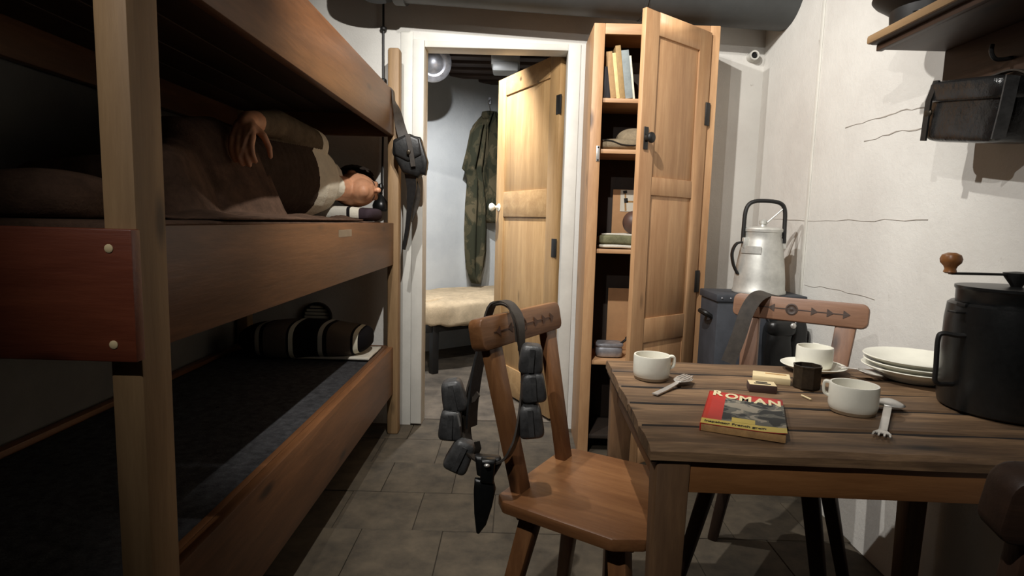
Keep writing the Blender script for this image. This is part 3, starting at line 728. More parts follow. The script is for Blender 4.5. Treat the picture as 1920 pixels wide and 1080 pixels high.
mt = thing('mess_tin', 'grey lidded mess tin on the low wardrobe shelf', 'tin', (.47, LY0+.10, .456))
build('tin_body', B().ellip((.475, LY0+.12, .486), .065, .05, .03, .4, 28, 10), M['galv'], mt)
build('lid', B().ellip((.475, LY0+.12, .518), .068, .053, .010, .4, 28, 8), M['galv'], mt)
build('lid_grip', B().tube(spline([(.53, LY0+.11, .52), (.555, LY0+.10, .545), (.56, LY0+.12, .55)], 4), .006, 8), M['blackmat'], mt)

# ================================================================== chest and milk can
bx = thing('blue_chest', 'blue grey painted chest carrying the aluminium milk can in the corner', 'chest', (1.03, 2.46, 0))
CZ = .826
box('chest_body', .845, 1.205, 2.385, 2.60, 0, CZ-.03, M['blue'], bx, .006)
box('lid', .838, 1.212, 2.378, 2.605, CZ-.032, CZ, M['blue'], bx, .005)
for k in range(10): build('rivet', B().ellip((.86+.036*k, 2.3775, CZ-.016), .004, .003, .004, 1, 8, 6), M['galv'], bx)
build('side_handle', B().tube(spline([(.846, 2.44, .72), (.815, 2.44, .74), (.812, 2.50, .74), (.846, 2.50, .72)], 5), .010, 8), M['blackmat'], bx)
can = thing('milk_can', 'dented aluminium milk can with black bail handle on blue chest', 'can', (1.045, 2.47, CZ))
cc = (1.045, 2.47, CZ)
build('can_body', B().lathe([(.104, 0), (.107, .004), (.107, .012), (.103, .02), (.101, .06), (.095, .12), (.086, .18), (.077, .225), (.074, .245), (.076, .252), (.076, .262), (.070, .262)], 40, cc), M['alu'], can)
build('can_lid', B().lathe([(.079, .260), (.080, .270), (.076, .276), (.04, .281), (.014, .283), (.012, .29), (.017, .294), (.017, .306), (.010, .312)], 36, cc), M['alu'], can)
rz_ = math.radians(-8); ca, sa = math.cos(rz_), math.sin(rz_)
def cl(x_, y_, z_): return (cc[0]+x_*ca-y_*sa, cc[1]+x_*sa+y_*ca, CZ+z_)
build('bail_handle', B().tube(spline([cl(-.082, -.02, .215), cl(-.082, -.02, .28), cl(-.078, -.02, .35), cl(-.055, -.02, .382), cl(0, -.02, .388), cl(.055, -.02, .380), cl(.076, -.02, .35), cl(.080, -.02, .28), cl(.082, -.02, .215)], 5), .0085, 10), M['blackmat'], can)
for s_ in (-1, 1):
    build('handle_lug', B().box(cc[0]+s_*.078-.012, cc[0]+s_*.078+.012, cc[1]-.035, cc[1]-.006, CZ+.19, CZ+.235), M['alu'], can, .004)
build('lug_plate', B().ribbon([cl(.090*math.sin(t), -.090*math.cos(t), .185) for t in [math.radians(-75+k*10) for k in range(7)]], (0, 0, 1), .03, .004), M['alu'], can)
build('side_handle', B().ribbon(spline([cl(-.076, -.03, .215), cl(-.108, -.03, .208), cl(-.124, -.03, .17), cl(-.116, -.03, .12), cl(-.096, -.03, .08)], 6), (0, 1, 0), .022, .008), M['blackmat'], can, .002)
build('lid_stay', B().tube([cl(.012, -.015, .30), cl(.072, -.02, .36)], .004, 8), M['alu'], can)
# black leather gear hanging on the chest front
gear = thing('leather_satchel', 'glossy black leather bag hanging on the front of the chest', 'bag', (1.09, 2.33, .45))
build('bag_body', B().ellip((1.085, 2.345, .60), .055, .035, .135, .55, 26, 16, lambda p: p+Vector((.012*noise.noise(p*14), .01*noise.noise(p*20+Vector((4, 0, 0))), 0))), M['black'], gear, angle=180)
build('bag_pocket', B().ellip((1.165, 2.35, .60), .036, .03, .14, .5, 22, 14, lambda p: p+Vector((.01*noise.noise(p*16), 0, 0))), M['black'], gear, angle=180)
build('bag_flap', B().ellip((1.09, 2.335, .70), .06, .035, .035, .7, 22, 10), M['black'], gear, angle=180)
build('bag_strap', B().ribbon(spline([(1.05, 2.33, .70), (1.03, 2.355, .76), (1.05, 2.37, .792), (1.11, 2.37, .795), (1.14, 2.355, .76), (1.15, 2.335, .70)], 5), (0, 1, 0), .02, .005), M['leather'], gear)
build('bag_stud', B().ellip((1.125, 2.303, .715), .012, .008, .012), M['steel'], gear)

# ================================================================== chairs
M['chair_carve'] = plain('carved_groove', (78, 48, 29), .6)
def chair(name, label, loc, rz, mk, group, lg=None):
    lg = lg or mk
    c = thing(name, label, 'chair', loc, rz, group)
    L = dict(parent=c, local=True)
    poly = [(-.165, 0), (.165, 0), (.195, .03), (.205, .30), (.165, .362), (-.165, .362), (-.205, .30), (-.195, .03)]
    build('seat', B().prism(poly, .432, .462), M[mk+'_y'], bevel=.007, **L)
    for sx in (-1, 1):
        for (ty, by) in ((.075, .0), (.285, .355)):
            build('leg', B().beam((sx*.120, ty, .434), (sx*.205, by, 0), .046, .046, .032, .032), M[lg+'_z'], bevel=.006, **L)
        build('upright', B().beam((sx*.112, .048, .395), (sx*.142, -.046, .815), .048, .030, .058, .026), M[mk+'_z'], bevel=.005, **L)
        build('batten', B().box(sx*.12-.03, sx*.12+.03, .03, .33, .412, .434), M[mk+'_y'], bevel=.004, **L)
    rb = B(); rp = []
    for k in range(25):
        u = -1+2*k/24; rp.append(u*.198)
    rb.M = Matrix.Translation((0, -.050, .838)) @ Matrix.Rotation(math.radians(12), 4, 'X')
    poly = []
    for (cx_, cz_, a0) in ((.180, .018, 0), (-.180, .018, 90), (-.180, -.018, 180), (.180, -.018, 270)):
        for k in range(5):
            t = math.radians(a0+k*22.5); poly.append((cx_+.020*math.cos(t), cz_+.020*math.sin(t)))
    n = len(poly)
    rb.add([(p[0], -.018, p[1]) for p in poly]+[(p[0], .018, p[1]) for p in poly], [tuple(range(n)), tuple(range(2*n-1, n-1, -1))]+[(i, n+i, n+(i+1) % n, (i+1) % n) for i in range(n)])
    rail = build('crest_rail', rb, M[mk+'_x'], bevel=.004, **L)
    cv = B(); cv.M = rb.M
    cv.box(-.15, .15, .0178, .0192, -.0015, .0015)
    for xx, dr in ((-.14, 1), (-.095, 1), (-.05, 1), (.075, -1), (.13, -1)):
        cv.add([(xx-.012*dr, .0193, 0), (xx+.008*dr, .0193, .013), (xx+.008*dr, .0193, -.013)], [(0, 1, 2)])
    cv2 = B(); cv2.M = rb.M @ Matrix.Translation((.015, .0178, 0)) @ Matrix.Rotation(math.radians(-90), 4, 'X')
    cm = M['dark_x'] if mk != 'chair' else M['chair_carve']
    build('carving', cv, cm, rail, smooth=False, local=True)
    build('rosette', cv2.lathe([(.019, 0), (.019, .0015), (.015, .002), (.013, .0008), (.005, .0012), (.003, .002)], 20), cm, rail, local=True)
    return c
ch1 = chair('wooden_chair', 'reddish brown plank chair at the table end with an ammunition belt over its back', (.062, 1.452, 0), math.atan2(-.857, -.515), 'chair', None)
ch2 = chair('wooden_chair', 'pale worn plank chair with carved crest rail behind the table by the can', (.897, 1.836, 0), math.atan2(.592, -.806), 'chair2', None, 'dark')
ch3 = chair('wooden_chair', 'dark plank chair pushed against the near long side of the table', (.682, .585, 0), math.radians(-4), 'dark', None)

# ---- ammunition belt hanging on the first chair
ab = thing('ammunition_belt', 'dark leather belt with cartridge pouches and bayonet draped over the chair back', 'belt', (-.02, 1.40, .45))
A = lambda px, py, y_: at(px, py, y=y_)
loop = [A(975, 640, 1.375), A(970, 600, 1.385), A(958, 572, 1.42), A(938, 565, 1.45), A(920, 578, 1.455), A(905, 640, 1.45), A(893, 690, 1.43), A(880, 740, 1.42), A(874, 790, 1.40), A(877, 830, 1.38), A(890, 855, 1.34), A(915, 866, 1.30), A(945, 862, 1.29), A(965, 830, 1.29), A(976, 780, 1.31), A(982, 720, 1.34), A(980, 675, 1.36), A(975, 640, 1.375)]
build('strap', B().ribbon(spline(loop, 4), (.5, .85, 0), [.034]*40+[.026]*12+[.020]*17, .005), M['strap'], ab)
build('strap', B().ribbon(spline([A(978, 655, 1.37), A(976, 610, 1.37), A(966, 582, 1.40), A(948, 568, 1.425), A(930, 570, 1.45)], 4), (.5, .85, .2), .028, .005), M['strap'], ab)
build('strap', B().ribbon(spline([A(905, 650, 1.44), A(894, 700, 1.42), A(886, 760, 1.40), A(884, 800, 1.395)], 4), (.5, .85, 0), .042, .006), M['leather'], ab)
def pouch(px, py, ang, y_, wpx=42, hpx=50):
    c = A(px, py, y_); s_ = y_/F
    def fn(p): 
        q = p.copy(); q.x *= 1-.10*(p.z/.03); return q
    b = B(); b.M = Matrix.Translation(c) @ Matrix.Rotation(math.radians(ang), 4, 'Y')
    b.ellip((0, 0, 0), wpx*s_/2*1.06, .028, hpx*s_/2*1.06, .42, 24, 14, fn)
    p_ = build('pouch', b, M['gleather'], ab, angle=180)
    b = B(); b.M = Matrix.Translation(c) @ Matrix.Rotation(math.radians(ang), 4, 'Y')
    b.ribbon([(0, -.0295, hpx*s_*.42), (0, -.031, 0), (0, -.030, -hpx*s_*.40)], (1, 0, 0), .012, .003)
    build('closure_strap', b, M['gleather'], p_)
pouch(851, 741, -12, 1.40, 42, 60); pouch(846, 794, 2, 1.39, 42, 58); pouch(863, 853, 24, 1.37, 44, 62)
pouch(996, 672, 3, 1.335, 42, 54); pouch(1000, 724, -5, 1.33, 44, 56); pouch(995, 787, -6, 1.325, 44, 64)
for px, py, y_ in ((860, 785, 1.36), (979, 725, 1.34)):
    build('metal_ring', B().beam(A(px-2, py-10, y_), A(px+3, py+14, y_), .004, .004), M['steel'], ab)
build('strap_tip', B().ribbon([A(880, 752, 1.40), A(890, 748, 1.39), A(897, 738, 1.385)], (0, .3, 1), .014, .004), M['strap'], ab)
build('strap_tip', B().ribbon([A(893, 850, 1.34), A(897, 840, 1.33), A(894, 828, 1.33)], (1, 0, .3), .014, .004), M['strap'], ab)
fr = padbody([A(890, 852, 1.30), A(938, 856, 1.30), A(942, 866, 1.30), A(922, 900, 1.30), A(894, 888, 1.30)], .032, 1.3)
build('frog', fr, M['leather'], ab, .004)
gb = padbody([A(902, 858, 1.285), A(930, 860, 1.285), A(926, 905, 1.285), A(900, 902, 1.285)], .03, 1.28)
hnd = build('bayonet_grip', gb, M['black'], ab, .005)
build('grip_rivet', B().ellip(A(913, 873, 1.262), .007, .005, .004), M['steel'], hnd)
sb_ = padbody([A(890, 895, 1.29), A(926, 900, 1.29), A(930, 915, 1.29), A(923, 948, 1.29), A(912, 982, 1.29), A(898, 1000, 1.29), A(893, 998, 1.29), A(889, 960, 1.29), A(888, 920, 1.29)], .026, 1.29)
build('scabbard', sb_, M['black'], ab, .004)
# ---- strap over the second chair
q2 = lambda px, py, y_: at(px, py, y=y_)
st = thing('leather_strap', 'dark leather strap slung over the crest rail of the worn carved chair', 'strap', (.8, 1.95, .62))
build('strap_band', B().ribbon(spline([q2(1365, 680, 1.86), q2(1385, 630, 1.87), q2(1400, 585, 1.885), q2(1418, 558, 1.905), q2(1440, 551, 1.945), q2(1456, 562, 1.975), q2(1462, 580, 1.985)], 6), (.806, -.3, -.25), .045, .005), M['strap'], st)

# ================================================================== table
TZ = .71
TR = math.radians(-1.75); tl = Vector((.254, .994, 0))
tb_ = thing('wooden_table', 'worn plank topped kitchen table against the right wall', 'table', tl, TR)
K = dict(parent=tb_, local=True)
TWx, TDy = .943, .674
pw_ = [.125, .145, .13, .14, .134]; yy = 0
for k, w_ in enumerate(pw_):
    z0 = TZ-.026; TZ_ = TZ; jit = random.uniform(-.0015, .001)
    x0_, x1_ = random.uniform(-.003, .003), TWx+random.uniform(-.004, 0)
    def top(u, v, w_=w_, yy=yy, x0_=x0_, x1_=x1_):
        return 0
    b = B(); nx = 28; vs_ = []; fs = []
    gp = .0048; prof = [(gp, z0), (gp, TZ-.010), (gp+.009, TZ-.0008), (w_*.5, TZ-.0004), (w_-gp-.009, TZ-.0008), (w_-gp, TZ-.010), (w_-gp, z0)]
    for i in range(nx+1):
        X = x0_+(x1_-x0_)*i/nx
        for (py_, pz_) in prof:
            wob = .0026*noise.noise(Vector((X*7, (yy+py_)*22, k))) if pz_ > z0+.01 else 0
            vs_.append((X+(.004*noise.noise(Vector((yy*9, py_*40, i))) if i in (0, nx) else 0), yy+py_+.0012*noise.noise(Vector((X*9, k*3.1, py_*30))), pz_+wob-.0006))
    m = len(prof)
    for i in range(nx):
        for j in range(m-1): fs.append((i*m+j, (i+1)*m+j, (i+1)*m+j+1, i*m+j+1))
        fs.append((i*m+m-1, (i+1)*m+m-1, (i+1)*m, i*m))
    fs.append(tuple(range(m))); fs.append(tuple(range(nx*m+m-1, nx*m-1, -1)))
    b.add(vs_, fs); build('plank', b, M['table_x'], **K)
    yy += w_
M['gapshade'] = plain('joint_gap_shade', (26, 19, 14), .95)  # near-black strips paint in the shade of the plank gaps
for yj in (.125, .27, .40, .54): build('joint', B().box(.006, TWx-.014, yj-.0062, yj+.0062, TZ-.03, TZ-.0042), M['gapshade'], **K)
build('gap_light_blocker', B().box(.004, TWx-.012, .02, TDy-.02, TZ-.036, TZ-.0302), M['dark_x'], **K)  # added board, keeps light from leaking through the plank gaps
M['tleg'] = wood('table_leg_wood', (80, 57, 38), (126, 96, 66), 'z', .6)
LEG = .062
for lx_ in (.012, TWx-.03-LEG):
    for ly_ in (.012, TDy-.022-LEG):
        ix = 1 if lx_ < .5 else -1; iy = 1 if ly_ < .3 else -1
        cx_, cy_ = lx_+LEG/2, ly_+LEG/2
        build('leg', B().beam((cx_, cy_, TZ-.026), (cx_+ix*-.004, cy_-iy*.004, 0), LEG, LEG, .046, .046), M['tleg'], bevel=.005, **K)
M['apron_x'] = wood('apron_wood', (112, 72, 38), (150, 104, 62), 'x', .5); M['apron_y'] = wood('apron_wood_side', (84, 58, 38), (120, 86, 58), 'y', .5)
build('apron', B().box(.07, TWx-.09, .016, .038, TZ-.090, TZ-.026), M['apron_x'], bevel=.003, **K)
build('apron', B().box(.07, TWx-.09, TDy-.056, TDy-.034, TZ-.105, TZ-.026), M['apron_x'], bevel=.003, **K)
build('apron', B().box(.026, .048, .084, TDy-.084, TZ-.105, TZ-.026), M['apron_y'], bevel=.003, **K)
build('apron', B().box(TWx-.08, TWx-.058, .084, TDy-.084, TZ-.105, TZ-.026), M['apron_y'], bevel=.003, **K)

# ---- crockery
def mug(label, c, r_, h, hang, group='white stacking cups'):
    t = thing('white_cup', label, 'cup', c, 0, group)
    build('cup_body', B().lathe([(r_*.72, 0), (r_*.86, .002), (r_*.95, .008), (r_*.99, .016), (r_, .024), (r_, h-.004), (r_-.001, h), (r_-.005, h), (r_-.006, h-.004), (r_-.006, .016), (r_*.80, .007)], 40, c), M['white'], t)
    build('foot_ring', B().lathe([(r_*.74, -.0005), (r_*.90, .001), (r_*.955, .008), (r_*.90, .009)], 36, c), M['whitebase'], t)
    a = math.radians(hang); dx, dy = math.cos(a), math.sin(a)
    P = lambda k, z: (c[0]+dx*(r_+k), c[1]+dy*(r_+k), c[2]+z)
    build('handle', B().ribbon(spline([P(-.004, h-.003), P(.005, h-.002), P(.009, h-.006), P(.009, h-.020), P(.006, h-.028), P(-.002, h-.032)], 5), (-dy, dx, 0), .017, .0055), M['white'], t, .0015)
    return t
c1 = at(1223, 712, z=TZ); mug('white cup beside the fork spoon at the bare end of the table', (c1.x, c1.y+.014, TZ), .0465, .062, -5)
mug('white cup standing beside the upturned spoon next to the dark tin', (.742, 1.228, TZ), .0485, .062, 150)
sc = (.838, 1.585, TZ)
sa_ = build('saucer', B().lathe([(.042, 0), (.045, .002), (.062, .008), (.083, .018), (.084, .0195), (.082, .0205), (.062, .0115), (.044, .006), (.02, .0055)], 44, sc), M['white'])
tag(sa_, 'white saucer under the cup at the back of the table', 'saucer')
mug('white cup standing on the saucer', (.840, 1.587, TZ+.0065), .047, .063, 60)
pcn = (1.078, 1.519)
for k in range(3):
    zz = TZ+.002+.013*k
    o = build('plate', B().lathe([(.062, 0), (.068, -.001), (.085, .012), (.122, .030), (.126, .033), (.124, .035), (.095, .022), (.078, .010), (.03, .008)], 56, (pcn[0]+(-.002, .002, 0)[k], pcn[1]+(.001, -.002, .001)[k], zz)), M['white'])
    tag(o, ('lowest plate of the white stack on the table', 'middle plate of the white stack on the table', 'top plate of the white stack on the table')[k], 'plate', 'stack of white plates')
# ---- tin, boxes
tinc = (.735, 1.415, TZ)
tn = thing('small_tin', 'dark faceted metal tin between the matchbox and the cups', 'tin', tinc)
build('tin_wall', B().lathe([(.031, 0), (.033, .003), (.033, .052), (.034, .053), (.034, .057), (.031, .057), (.030, .006)], 8, tinc), M['tin'], tn, smooth=False)
bb = B(); build('tin_content', bb.lathe([(.029, .045), (.029, .047)], 8, tinc), M['hole'], tn, smooth=False)
def cardbox(name, p, rz, lx, ly, lz, top_m, side_m, label, cat):
    t = thing(name, label, cat, (p[0], p[1], TZ), math.radians(rz))
    build('sleeve', B().box(0, lx, 0, ly, 0, lz), M[side_m], t, .0008, local=True)
    l_ = build('label', B().box(.001, lx-.001, .001, ly-.001, lz-.0002, lz+.0006), M[top_m], t, local=True)
    return t, l_
t, l_ = cardbox('matchbox', (.572, 1.362), -14, .062, .042, .018, 'cream', 'match', 'brown matchbox with a printed cream label behind the magazine', 'matchbox')
build('print', B().box(.012, .05, .010, .018, .0186, .0190).box(.018, .044, .022, .032, .0186, .0190), M['ink'], l_, local=True)
build('tray_end', B().box(.0618, .063, .003, .039, .002, .016), M['cream'], t, local=True)
t, l_ = cardbox('cigarette_packet', (.618, 1.455), -22, .088, .055, .016, 'cream', 'cream', 'flat cream cigarette packet behind the matchbox', 'packet')
build('print', B().box(.03, .08, .034, .046, .0166, .0170), M['pages'], l_, local=True)
ms = build('matchstick', B().tube([at(1503, 741, z=TZ+.003), at(1521, 749, z=TZ+.003)], .0022, 6), M['cream']); tag(ms, 'small matchstick lying in front of the dark tin', 'match')
# ---- cutlery
def spork(name, label, a, bpt, roll, zup, head_first=True, fork_end=True, wmul=1.0, group='folding fork spoons', flip=False):
    """spoon bowl at bpt, handle (with fork tines at a when fork_end)"""
    a = Vector(a); bpt = Vector(bpt); ax = (bpt-a); L = ax.length; ax.normalize(); sdv = ax.cross(Vector((0, 0, 1))).normalized(); up = sdv.cross(ax)
    t = thing(name, label, 'cutlery', (a+bpt)/2-Vector((0, 0, .0)), 0, group)
    P = lambda u, s_, h: a+ax*u+sdv*s_+up*h
    bl = .062; w_ = .021*wmul
    def bowl(u, v):
        q = u*bl; hw = w_*math.sin(math.pi*min(1, (.04+u*.96))**.8)**.55 if u > 0 else .006
        s_ = (v*2-1)*hw; dep = .009*(1-(v*2-1)**2)*math.sin(math.pi*u)**.6
        return P(L-bl+q, s_, zup[1]+(dep if flip else -dep)+.009)
    build('spoon_bowl', B().grid(18, 12, bowl), M['steel'], t, solid=.0012, angle=180)
    if not fork_end:
        pts = [P(0, 0, zup[0]), P((L-bl)*.5, 0, zup[0]*.5+zup[1]*.5+.004), P(L-bl+.004, 0, zup[1]+.009)]
        build('handle', B().ribbon(spline(pts, 4), tuple(sdv), .013, .0022), M['steel'], t, .0008)
    else:
        pts = [P(.045, 0, zup[0]), P((L-bl)*.6, 0, zup[0]*.5+zup[1]*.5+.003), P(L-bl+.004, 0, zup[1]+.009)]
        build('handle', B().ribbon(spline(pts, 4), tuple(sdv), .015, .0022), M['steel'], t, .0008)
        build('fork_root', B().ribbon([P(.047, 0, zup[0]), P(.038, 0, zup[0]), P(.026, 0, zup[0]+.001)], tuple(sdv), [.015, .024, .030], .002), M['steel'], t)
        for k in range(4):
            s_ = -.0128+.0085*k
            build('tine', B().beam(P(.028, s_, zup[0]+.001), P(0, s_*1.1, zup[0]+.004), .0042, .0022, .0028, .0018, side=tuple(sdv)), M['steel'], t)
    return t
e1 = at(1228, 741, z=TZ+.002); e2 = at(1298, 704, z=TZ+.012)
t = thing('fork_spoon', 'folded steel fork and spoon lying beside the cup at the table end', 'cutlery', (e1+e2)/2-Vector((0, 0, .007)), 0)
ax = Vector((e2.x-e1.x, e2.y-e1.y, 0)); L = .175; ax.normalize(); sdv = Vector((ax.y, -ax.x, 0)); s0 = Vector((e1.x, e1.y, TZ))
P = lambda u, s_, h: s0+ax*u+sdv*s_+Vector((0, 0, h))
build('handle', B().ribbon([P(0, 0, .004), P(.05, 0, .005), P(.10, 0, .008), P(.125, 0, .011)], tuple(sdv), [.015, .014, .012, .010], .004), M['steel'], t, .001)
def bw(u, v):
    q = .065*u; hw = .021*max(.25, math.sin(math.pi*(.06+.90*u))**.6); dep = .008*(1-(2*v-1)**2)*math.sin(math.pi*u)**.6
    return P(.115+q, (2*v-1)*hw, .013-dep)
build('spoon_bowl', B().grid(16, 12, bw), M['steel'], t, solid=.0012, angle=180)
for k in range(4):
    s_ = -.0125+.0083*k
    build('tine', B().ribbon(spline([P(.118, s_*.4, .014), P(.135, s_, .0165), P(.155, s_, .0165), P(.176, s_*.85, .017)], 3), tuple(sdv), .0045, .0018), M['steel'], t)
spork('fork_spoon', 'steel spoon with fork tines at its handle end standing beside the white cup', (*at(1652, 822, z=TZ+.004).xy, TZ+.003), (*at(1668, 750, z=TZ+.014).xy, TZ+.006), 0, (.002, .0), flip=True, group=None, wmul=1.5)
spork('teaspoon', 'dark spoon resting on the rim of the saucer', (.888, 1.549, TZ+.0235), (.970, 1.487, TZ+.006), 0, (.0, 0), fork_end=False, group=None, wmul=.9)

# ---- magazine
mg = [at(1345, 735, z=TZ+.016), at(1484, 748, z=TZ+.016), at(1481, 814, z=TZ+.016), at(1313, 792, z=TZ+.016)]   # TL TR BR BL
o_ = mg[3]; ex = mg[2]-mg[3]; wdt = ex.length; ex.normalize(); ey = Vector((0, 0, 1)).cross(ex)
hgt = ((mg[0]-mg[3]).dot(ey)+(mg[1]-mg[2]).dot(ey))/2; shx = ((mg[0]-mg[3]).dot(ex)+(mg[1]-mg[2]).dot(ex))/2
MZ = TZ+.016
mag = thing('magazine', 'red and yellow ROMAN crime magazine lying on the table', 'magazine', (o_.x, o_.y, TZ), math.atan2(ex.y, ex.x)-math.atan2(shx, hgt)*.5)
inv = WM[mag].inverted()
exm = (WM[mag].to_3x3() @ Vector((1, 0, 0))); 
mw, mh = wdt, math.hypot(hgt, shx)
mw = mw*.97
build('page_block', B().box(0.001, mw-.002, 0.001, mh-.002, 0, .0145), M['pages'], mag, .001, local=True)
build('spine', B().box(-.001, .0015, 0, mh, 0, .0155), M['redprint'], mag, .001, local=True)
def curl(u, v):
    return (u*mw, v*mh, .0155+.004*max(0, (u-.6)/.4)**2*max(0, (.5-v)/.5))
cov = build('cover', B().grid(14, 14, curl), M['redprint'], mag, solid=.0008, local=True)
def patch(name, u0, u1, v0, v1, mat, dz=.0006):
    b = B().grid(10, 6, lambda a, c: (lambda q: (q[0], q[1], q[2]+dz))(curl(u0+(u1-u0)*a, v0+(v1-v0)*c)))
    return build(name, b, M[mat], cov, local=True)
patch('photograph_print', .24, 1, .135, .80, 'photo')
patch('title_strip', 0, 1, 0, .135, 'yellowprint')
patch('caption_strip', .36, .64, .135, .25, 'yellowprint', .0009)
mw_m = WM[mag]
for ch_, u0, sz in (('R', .05, .036), ('O', .225, .036), ('M', .415, .036), ('A', .625, .036), ('N', .80, .036)):
    vv = {'R': .85, 'O': .80, 'M': .77, 'A': .755, 'N': .75}[ch_]
    fontmesh('title_letter', ch_, .055, M['letters'], cov, mw_m @ Matrix.Translation((u0*mw, vv*mh, .0168)), .0003, .62, .002)
fontmesh('subtitle', 'Inspektor French greift ein', .0150, M['ink'], cov, mw_m @ Matrix.Translation((.04*mw, .045*mh, .0166)), .0002, .80, .0004)

# ---- coffee grinder
gc = (1.098, 1.268, TZ)
gr = thing('coffee_grinder', 'large black enamel coffee grinder with crank and wooden knob', 'grinder', gc)
build('grinder_body', B().lathe([(.108, 0), (.118, .006), (.121, .02), (.121, .20), (.118, .235), (.112, .240)], 48, gc), M['black'], gr)
build('hopper', B().lathe([(.104, .235), (.105, .266), (.108, .270), (.108, .276), (.03, .278)], 48, gc), M['black'], gr)
cr0 = Vector((gc[0], gc[1], TZ+.278))
build('axle', B().lathe([(.010, 0), (.012, .004), (.024, .022), (.026, .030), (.006, .033)], 20, tuple(cr0)), M['blackmat'], gr)
kpos = Vector((.968, 1.292, TZ+.302))
build('crank_arm', B().ribbon(spline([cr0+Vector((.01, 0, .026)), cr0.lerp(kpos, .4)+Vector((0, 0, .016)), kpos], 6), (0, 1, 0), .016, .005), M['blackmat'], gr, .001)
build('crank_knob', B().lathe([(.009, 0), (.013, .003), (.011, .010), (.013, .016), (.020, .024), (.0215, .032), (.018, .041), (.008, .046)], 24, tuple(kpos)), M['knobwood'], gr)
gx = gc[0]-.121
build('wire_handle', B().tube(spline([(gx+.02, 1.24, TZ+.172), (gx-.01, 1.25, TZ+.170), (gx-.034, 1.26, TZ+.172), (gx-.041, 1.262, TZ+.158), (gx-.039, 1.262, TZ+.10), (gx-.036, 1.262, TZ+.062), (gx-.01, 1.262, TZ+.058), (gx+.015, 1.26, TZ+.06)], 5), .0052, 8), M['blackmat'], gr)
build('catch', B().box(gx-.018, gx+.03, 1.25, 1.275, TZ+.218, TZ+.222).box(gx+.0, gx+.03, 1.25, 1.275, TZ+.232, TZ+.24), M['blackmat'], gr, .001)

# ================================================================== wall shelf with cap and mask cases
sf = thing('wall_shelf', 'brown wooden wall shelf with hook board under it', 'shelf', (WX, 1.2, 1.43))
box('shelf_board', .992, WX-.001, .45, 1.731, 1.625, 1.648, M['dark_y'], sf, .008)
tag(box('front_edging', .988, 1.003, .45, 1.735, 1.628, 1.652, M['post_y'], sf, .006), 'lighter worn front edge')
box('under_batten', 1.012, 1.030, .45, 1.725, 1.608, 1.626, M['dark_y'], sf, .003)
box('under_panel', 1.03, WX-.001, .45, 1.722, 1.612, 1.626, M['dark_y'], sf, .002)
box('hook_board', WX-.024, WX-.001, .45, 1.715, 1.43, 1.612, M['dark_y'], sf, .003)
for yy in (1.48, 1.12):
    build('hook', B().tube(spline([(WX-.022, yy, 1.53), (WX-.06, yy, 1.525), (WX-.075, yy, 1.54), (WX-.075, yy, 1.56)], 4), .005, 8), M['blackmat'], sf)
kc = (1.089, 1.632, 1.6505)
pk = thing('peaked_cap', 'black peaked cap lying on the wall shelf', 'cap', kc)
build('cap_band', B().lathe([(.086, 0), (.088, .01), (.091, .05), (.088, .052)], 40, kc), M['blackmat'], pk)
build('crown', B().lathe([(.089, .040), (.104, .052), (.126, .068), (.134, .078), (.131, .090), (.115, .106), (.08, .122), (.03, .127)], 40, kc), M['blackmat'], pk)
build('visor', B().grid(12, 4, lambda u, v: (kc[0]+(.086+.05*v*math.cos((u-.5)*1.9))*math.cos(-math.pi/2+(u-.5)*1.9), kc[1]+(.086+.05*v)*math.sin(-math.pi/2+(u-.5)*1.9), kc[2]+.020-.012*v)), M['black'], pk, solid=.003)
GM = 'mask cases under the wall shelf'
for i, (yc, lab) in enumerate(((1.468, 'glossy black mask case hanging at the free end of the hook board'), (1.13, 'black mask case hanging further along the hook board'))):
    cs = thing('mask_case', lab, 'case', (1.13, yc, 1.31), 0, GM)
    mx = Matrix.Translation((1.135, yc, 1.395)) @ Matrix.Rotation(math.radians(9), 4, 'X')
    b = B(); b.M = mx; b.ellip((0, 0, 0), .058, .125, .072, .28, 36, 18); build('case_body', b, M['case'], cs, angle=180)
    b = B(); b.M = mx; b.ellip((-.004, 0, .052), .064, .130, .028, .3, 36, 12); build('case_lid', b, M['case'], cs, angle=180)
    b = B(); b.M = mx; b.ribbon([(-.060, .098, .08), (-.070, .098, .03), (-.063, .098, -.07)], (0, 1, 0), .020, .005); build('closing_strap', b, M['leather'], cs)
    b = B(); b.M = mx; b.ellip((-.066, .098, .0), .006, .014, .012); build('buckle', b, M['tin'], cs)
    b = B(); b.M = mx; b.ribbon(spline([(.03, .10, .05), (.046, .06, .085), (.052, 0, .10), (.046, -.06, .085), (.03, -.10, .05)], 5), (1, 0, 0), .018, .004); build('carry_strap', b, M['strap'], cs)
    b = B(); b.M = mx; b.ribbon([(-.05, -.13, .075), (-.055, -.138, 0), (-.05, -.13, -.06)], (1, 0, .0), .03, .004); build('side_strap', b, M['gleather'], cs)

# ================================================================== far room things
cot = thing('cot', 'low cot with a crumpled beige blanket along the far room wall', 'cot', W0+N*.35)
def cotf(p):
    q = p.copy(); q.z += .018*noise.noise(Vector((p.x*6, p.y*9, 1)))+.01*noise.noise(Vector((p.x*17, p.y*21, 4))); q.y += .02*noise.noise(Vector((p.x*9, 0, p.z*12))); return q
rw = Matrix(((U.x, -N.x, 0, 0), (U.y, -N.y, 0, 0), (0, 0, 1, 0), (0, 0, 0, 1)))
b = B(); b.M = Matrix.Translation(W0+N*.372+U*.25) @ rw; b.ellip((0, 0, .425), 1.0, .36, .10, .3, 80, 26, cotf); build('blanket', b, M['bedcloth'], cot, angle=180)
b = B(); b.M = Matrix.Translation(W0+N*.33+U*.25) @ rw; b.ellip((0, .0, .50), .99, .26, .035, .3, 60, 14, cotf); build('top_sheet', b, M['bedcloth'], cot, angle=180)
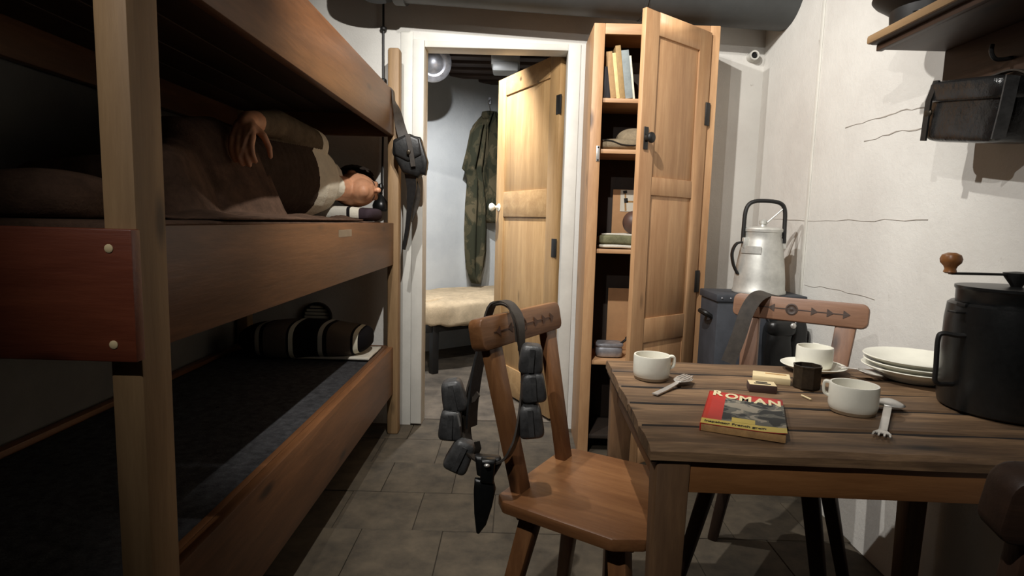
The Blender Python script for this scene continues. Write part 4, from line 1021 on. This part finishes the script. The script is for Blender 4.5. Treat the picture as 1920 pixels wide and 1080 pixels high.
for u0 in (-.65, 1.15):
    for n0 in (.06, .62): wbox('leg', u0, u0+.05, n0, n0+.05, 0, .36, M['blackmat'], cot)
wbox('side_rail', -.70, 1.2, .62, .66, .30, .36, M['blackmat'], cot)
jk = thing('camouflage_smock', 'camouflage smock on a wire hanger on the far room wall', 'jacket', atw(900, 530, .05))
def drape(rows, th, folds, dd):
    """rows: (left px, right px, py); lens shaped section with folds"""
    b = B(); n = 28; vs_ = []; fs = []; m = len(rows)
    for (l, r_, py) in rows:
        for k in range(n):
            t = 2*math.pi*k/n; u = (1-math.cos(t))/2
            p = atw(l+(r_-l)*u, py, dd); s_ = math.sin(t)
            vs_.append(p+N*(th*s_*(1 if s_ > 0 else .4)*(1+.5*math.sin(u*folds+py*.01))))
    for i in range(m-1):
        for k in range(n): fs.append((i*n+k, i*n+(k+1) % n, (i+1)*n+(k+1) % n, (i+1)*n+k))
    fs.append(tuple(range(n))); fs.append(tuple(range((m-1)*n, m*n)))
    return b.add(vs_, fs)
build('body', drape([(909, 922, 211), (898, 934, 222), (886, 948, 236), (882, 955, 260), (880, 960, 300), (879, 962, 340), (878, 964, 370), (880, 964, 395), (890, 964, 410), (905, 963, 418)], .075, 22, .09), M['camo'], jk, angle=180)
build('sleeve', drape([(890, 905, 232), (882, 908, 245), (875, 905, 280), (866, 902, 316), (872, 900, 322), (876, 902, 336), (872, 910, 380), (870, 912, 430), (871, 911, 470), (873, 906, 500), (880, 898, 522), (886, 892, 531)], .06, 14, .13), M['camo'], jk, angle=180)
build('collar', drape([(905, 926, 209), (903, 929, 216), (906, 925, 224)], .06, 4, .12), M['camo'], jk, angle=180)
build('hanger_hook', B().tube(spline([atw(917, 212, .08), atw(917, 200, .08), atw(915, 192, .06), atw(919, 187, .03), atw(921, 193, .02)], 5), .004, 6), M['steel'], jk)
build('wall_hook', B().box(*[v for pr_ in [(atw(918, 190).x-.008, atw(918, 190).x+.012), (atw(918, 190).y-.03, atw(918, 190).y+.01)] for v in pr_], atw(918, 196).z, atw(918, 184).z), M['galv'], jk)
cl_ = at(948, 128, y=4.25)
bl = thing('bulkhead_lamp', 'unlit white box lamp on the dark far room ceiling', 'lamp', (cl_.x, 4.25, cl_.z))
box('lamp_housing', cl_.x-.10, cl_.x+.10, 4.19, 4.34, cl_.z+.01, 2.279, M['lampglass'], bl, .008)
box('lamp_cover', cl_.x-.09, cl_.x+.09, 4.175, 4.33, cl_.z-.035, cl_.z+.03, M['lampglass'], bl, .012)
vcn = at(812, 118, y=4.15)
vt = thing('round_vent', 'silver round disc vent high in the far room', 'vent', (vcn.x, vcn.y, vcn.z-.12))
bb = B(); bb.M = Matrix.Translation(vcn) @ Matrix.Rotation(math.radians(112), 4, 'X') @ Matrix.Rotation(math.radians(18), 4, 'Y')
build('disc', bb.lathe([(.125, 0), (.128, .006), (.115, .018), (.085, .024), (.072, .018), (.06, .03), (.03, .055), (.012, .06)], 40), M['galv'], vt)
bb = B(); bb.M = Matrix.Translation(vcn) @ Matrix.Rotation(math.radians(112), 4, 'X') @ Matrix.Rotation(math.radians(18), 4, 'Y')
build('pipe', bb.lathe([(.075, -.22), (.075, .01)], 32), M['galv'], vt)
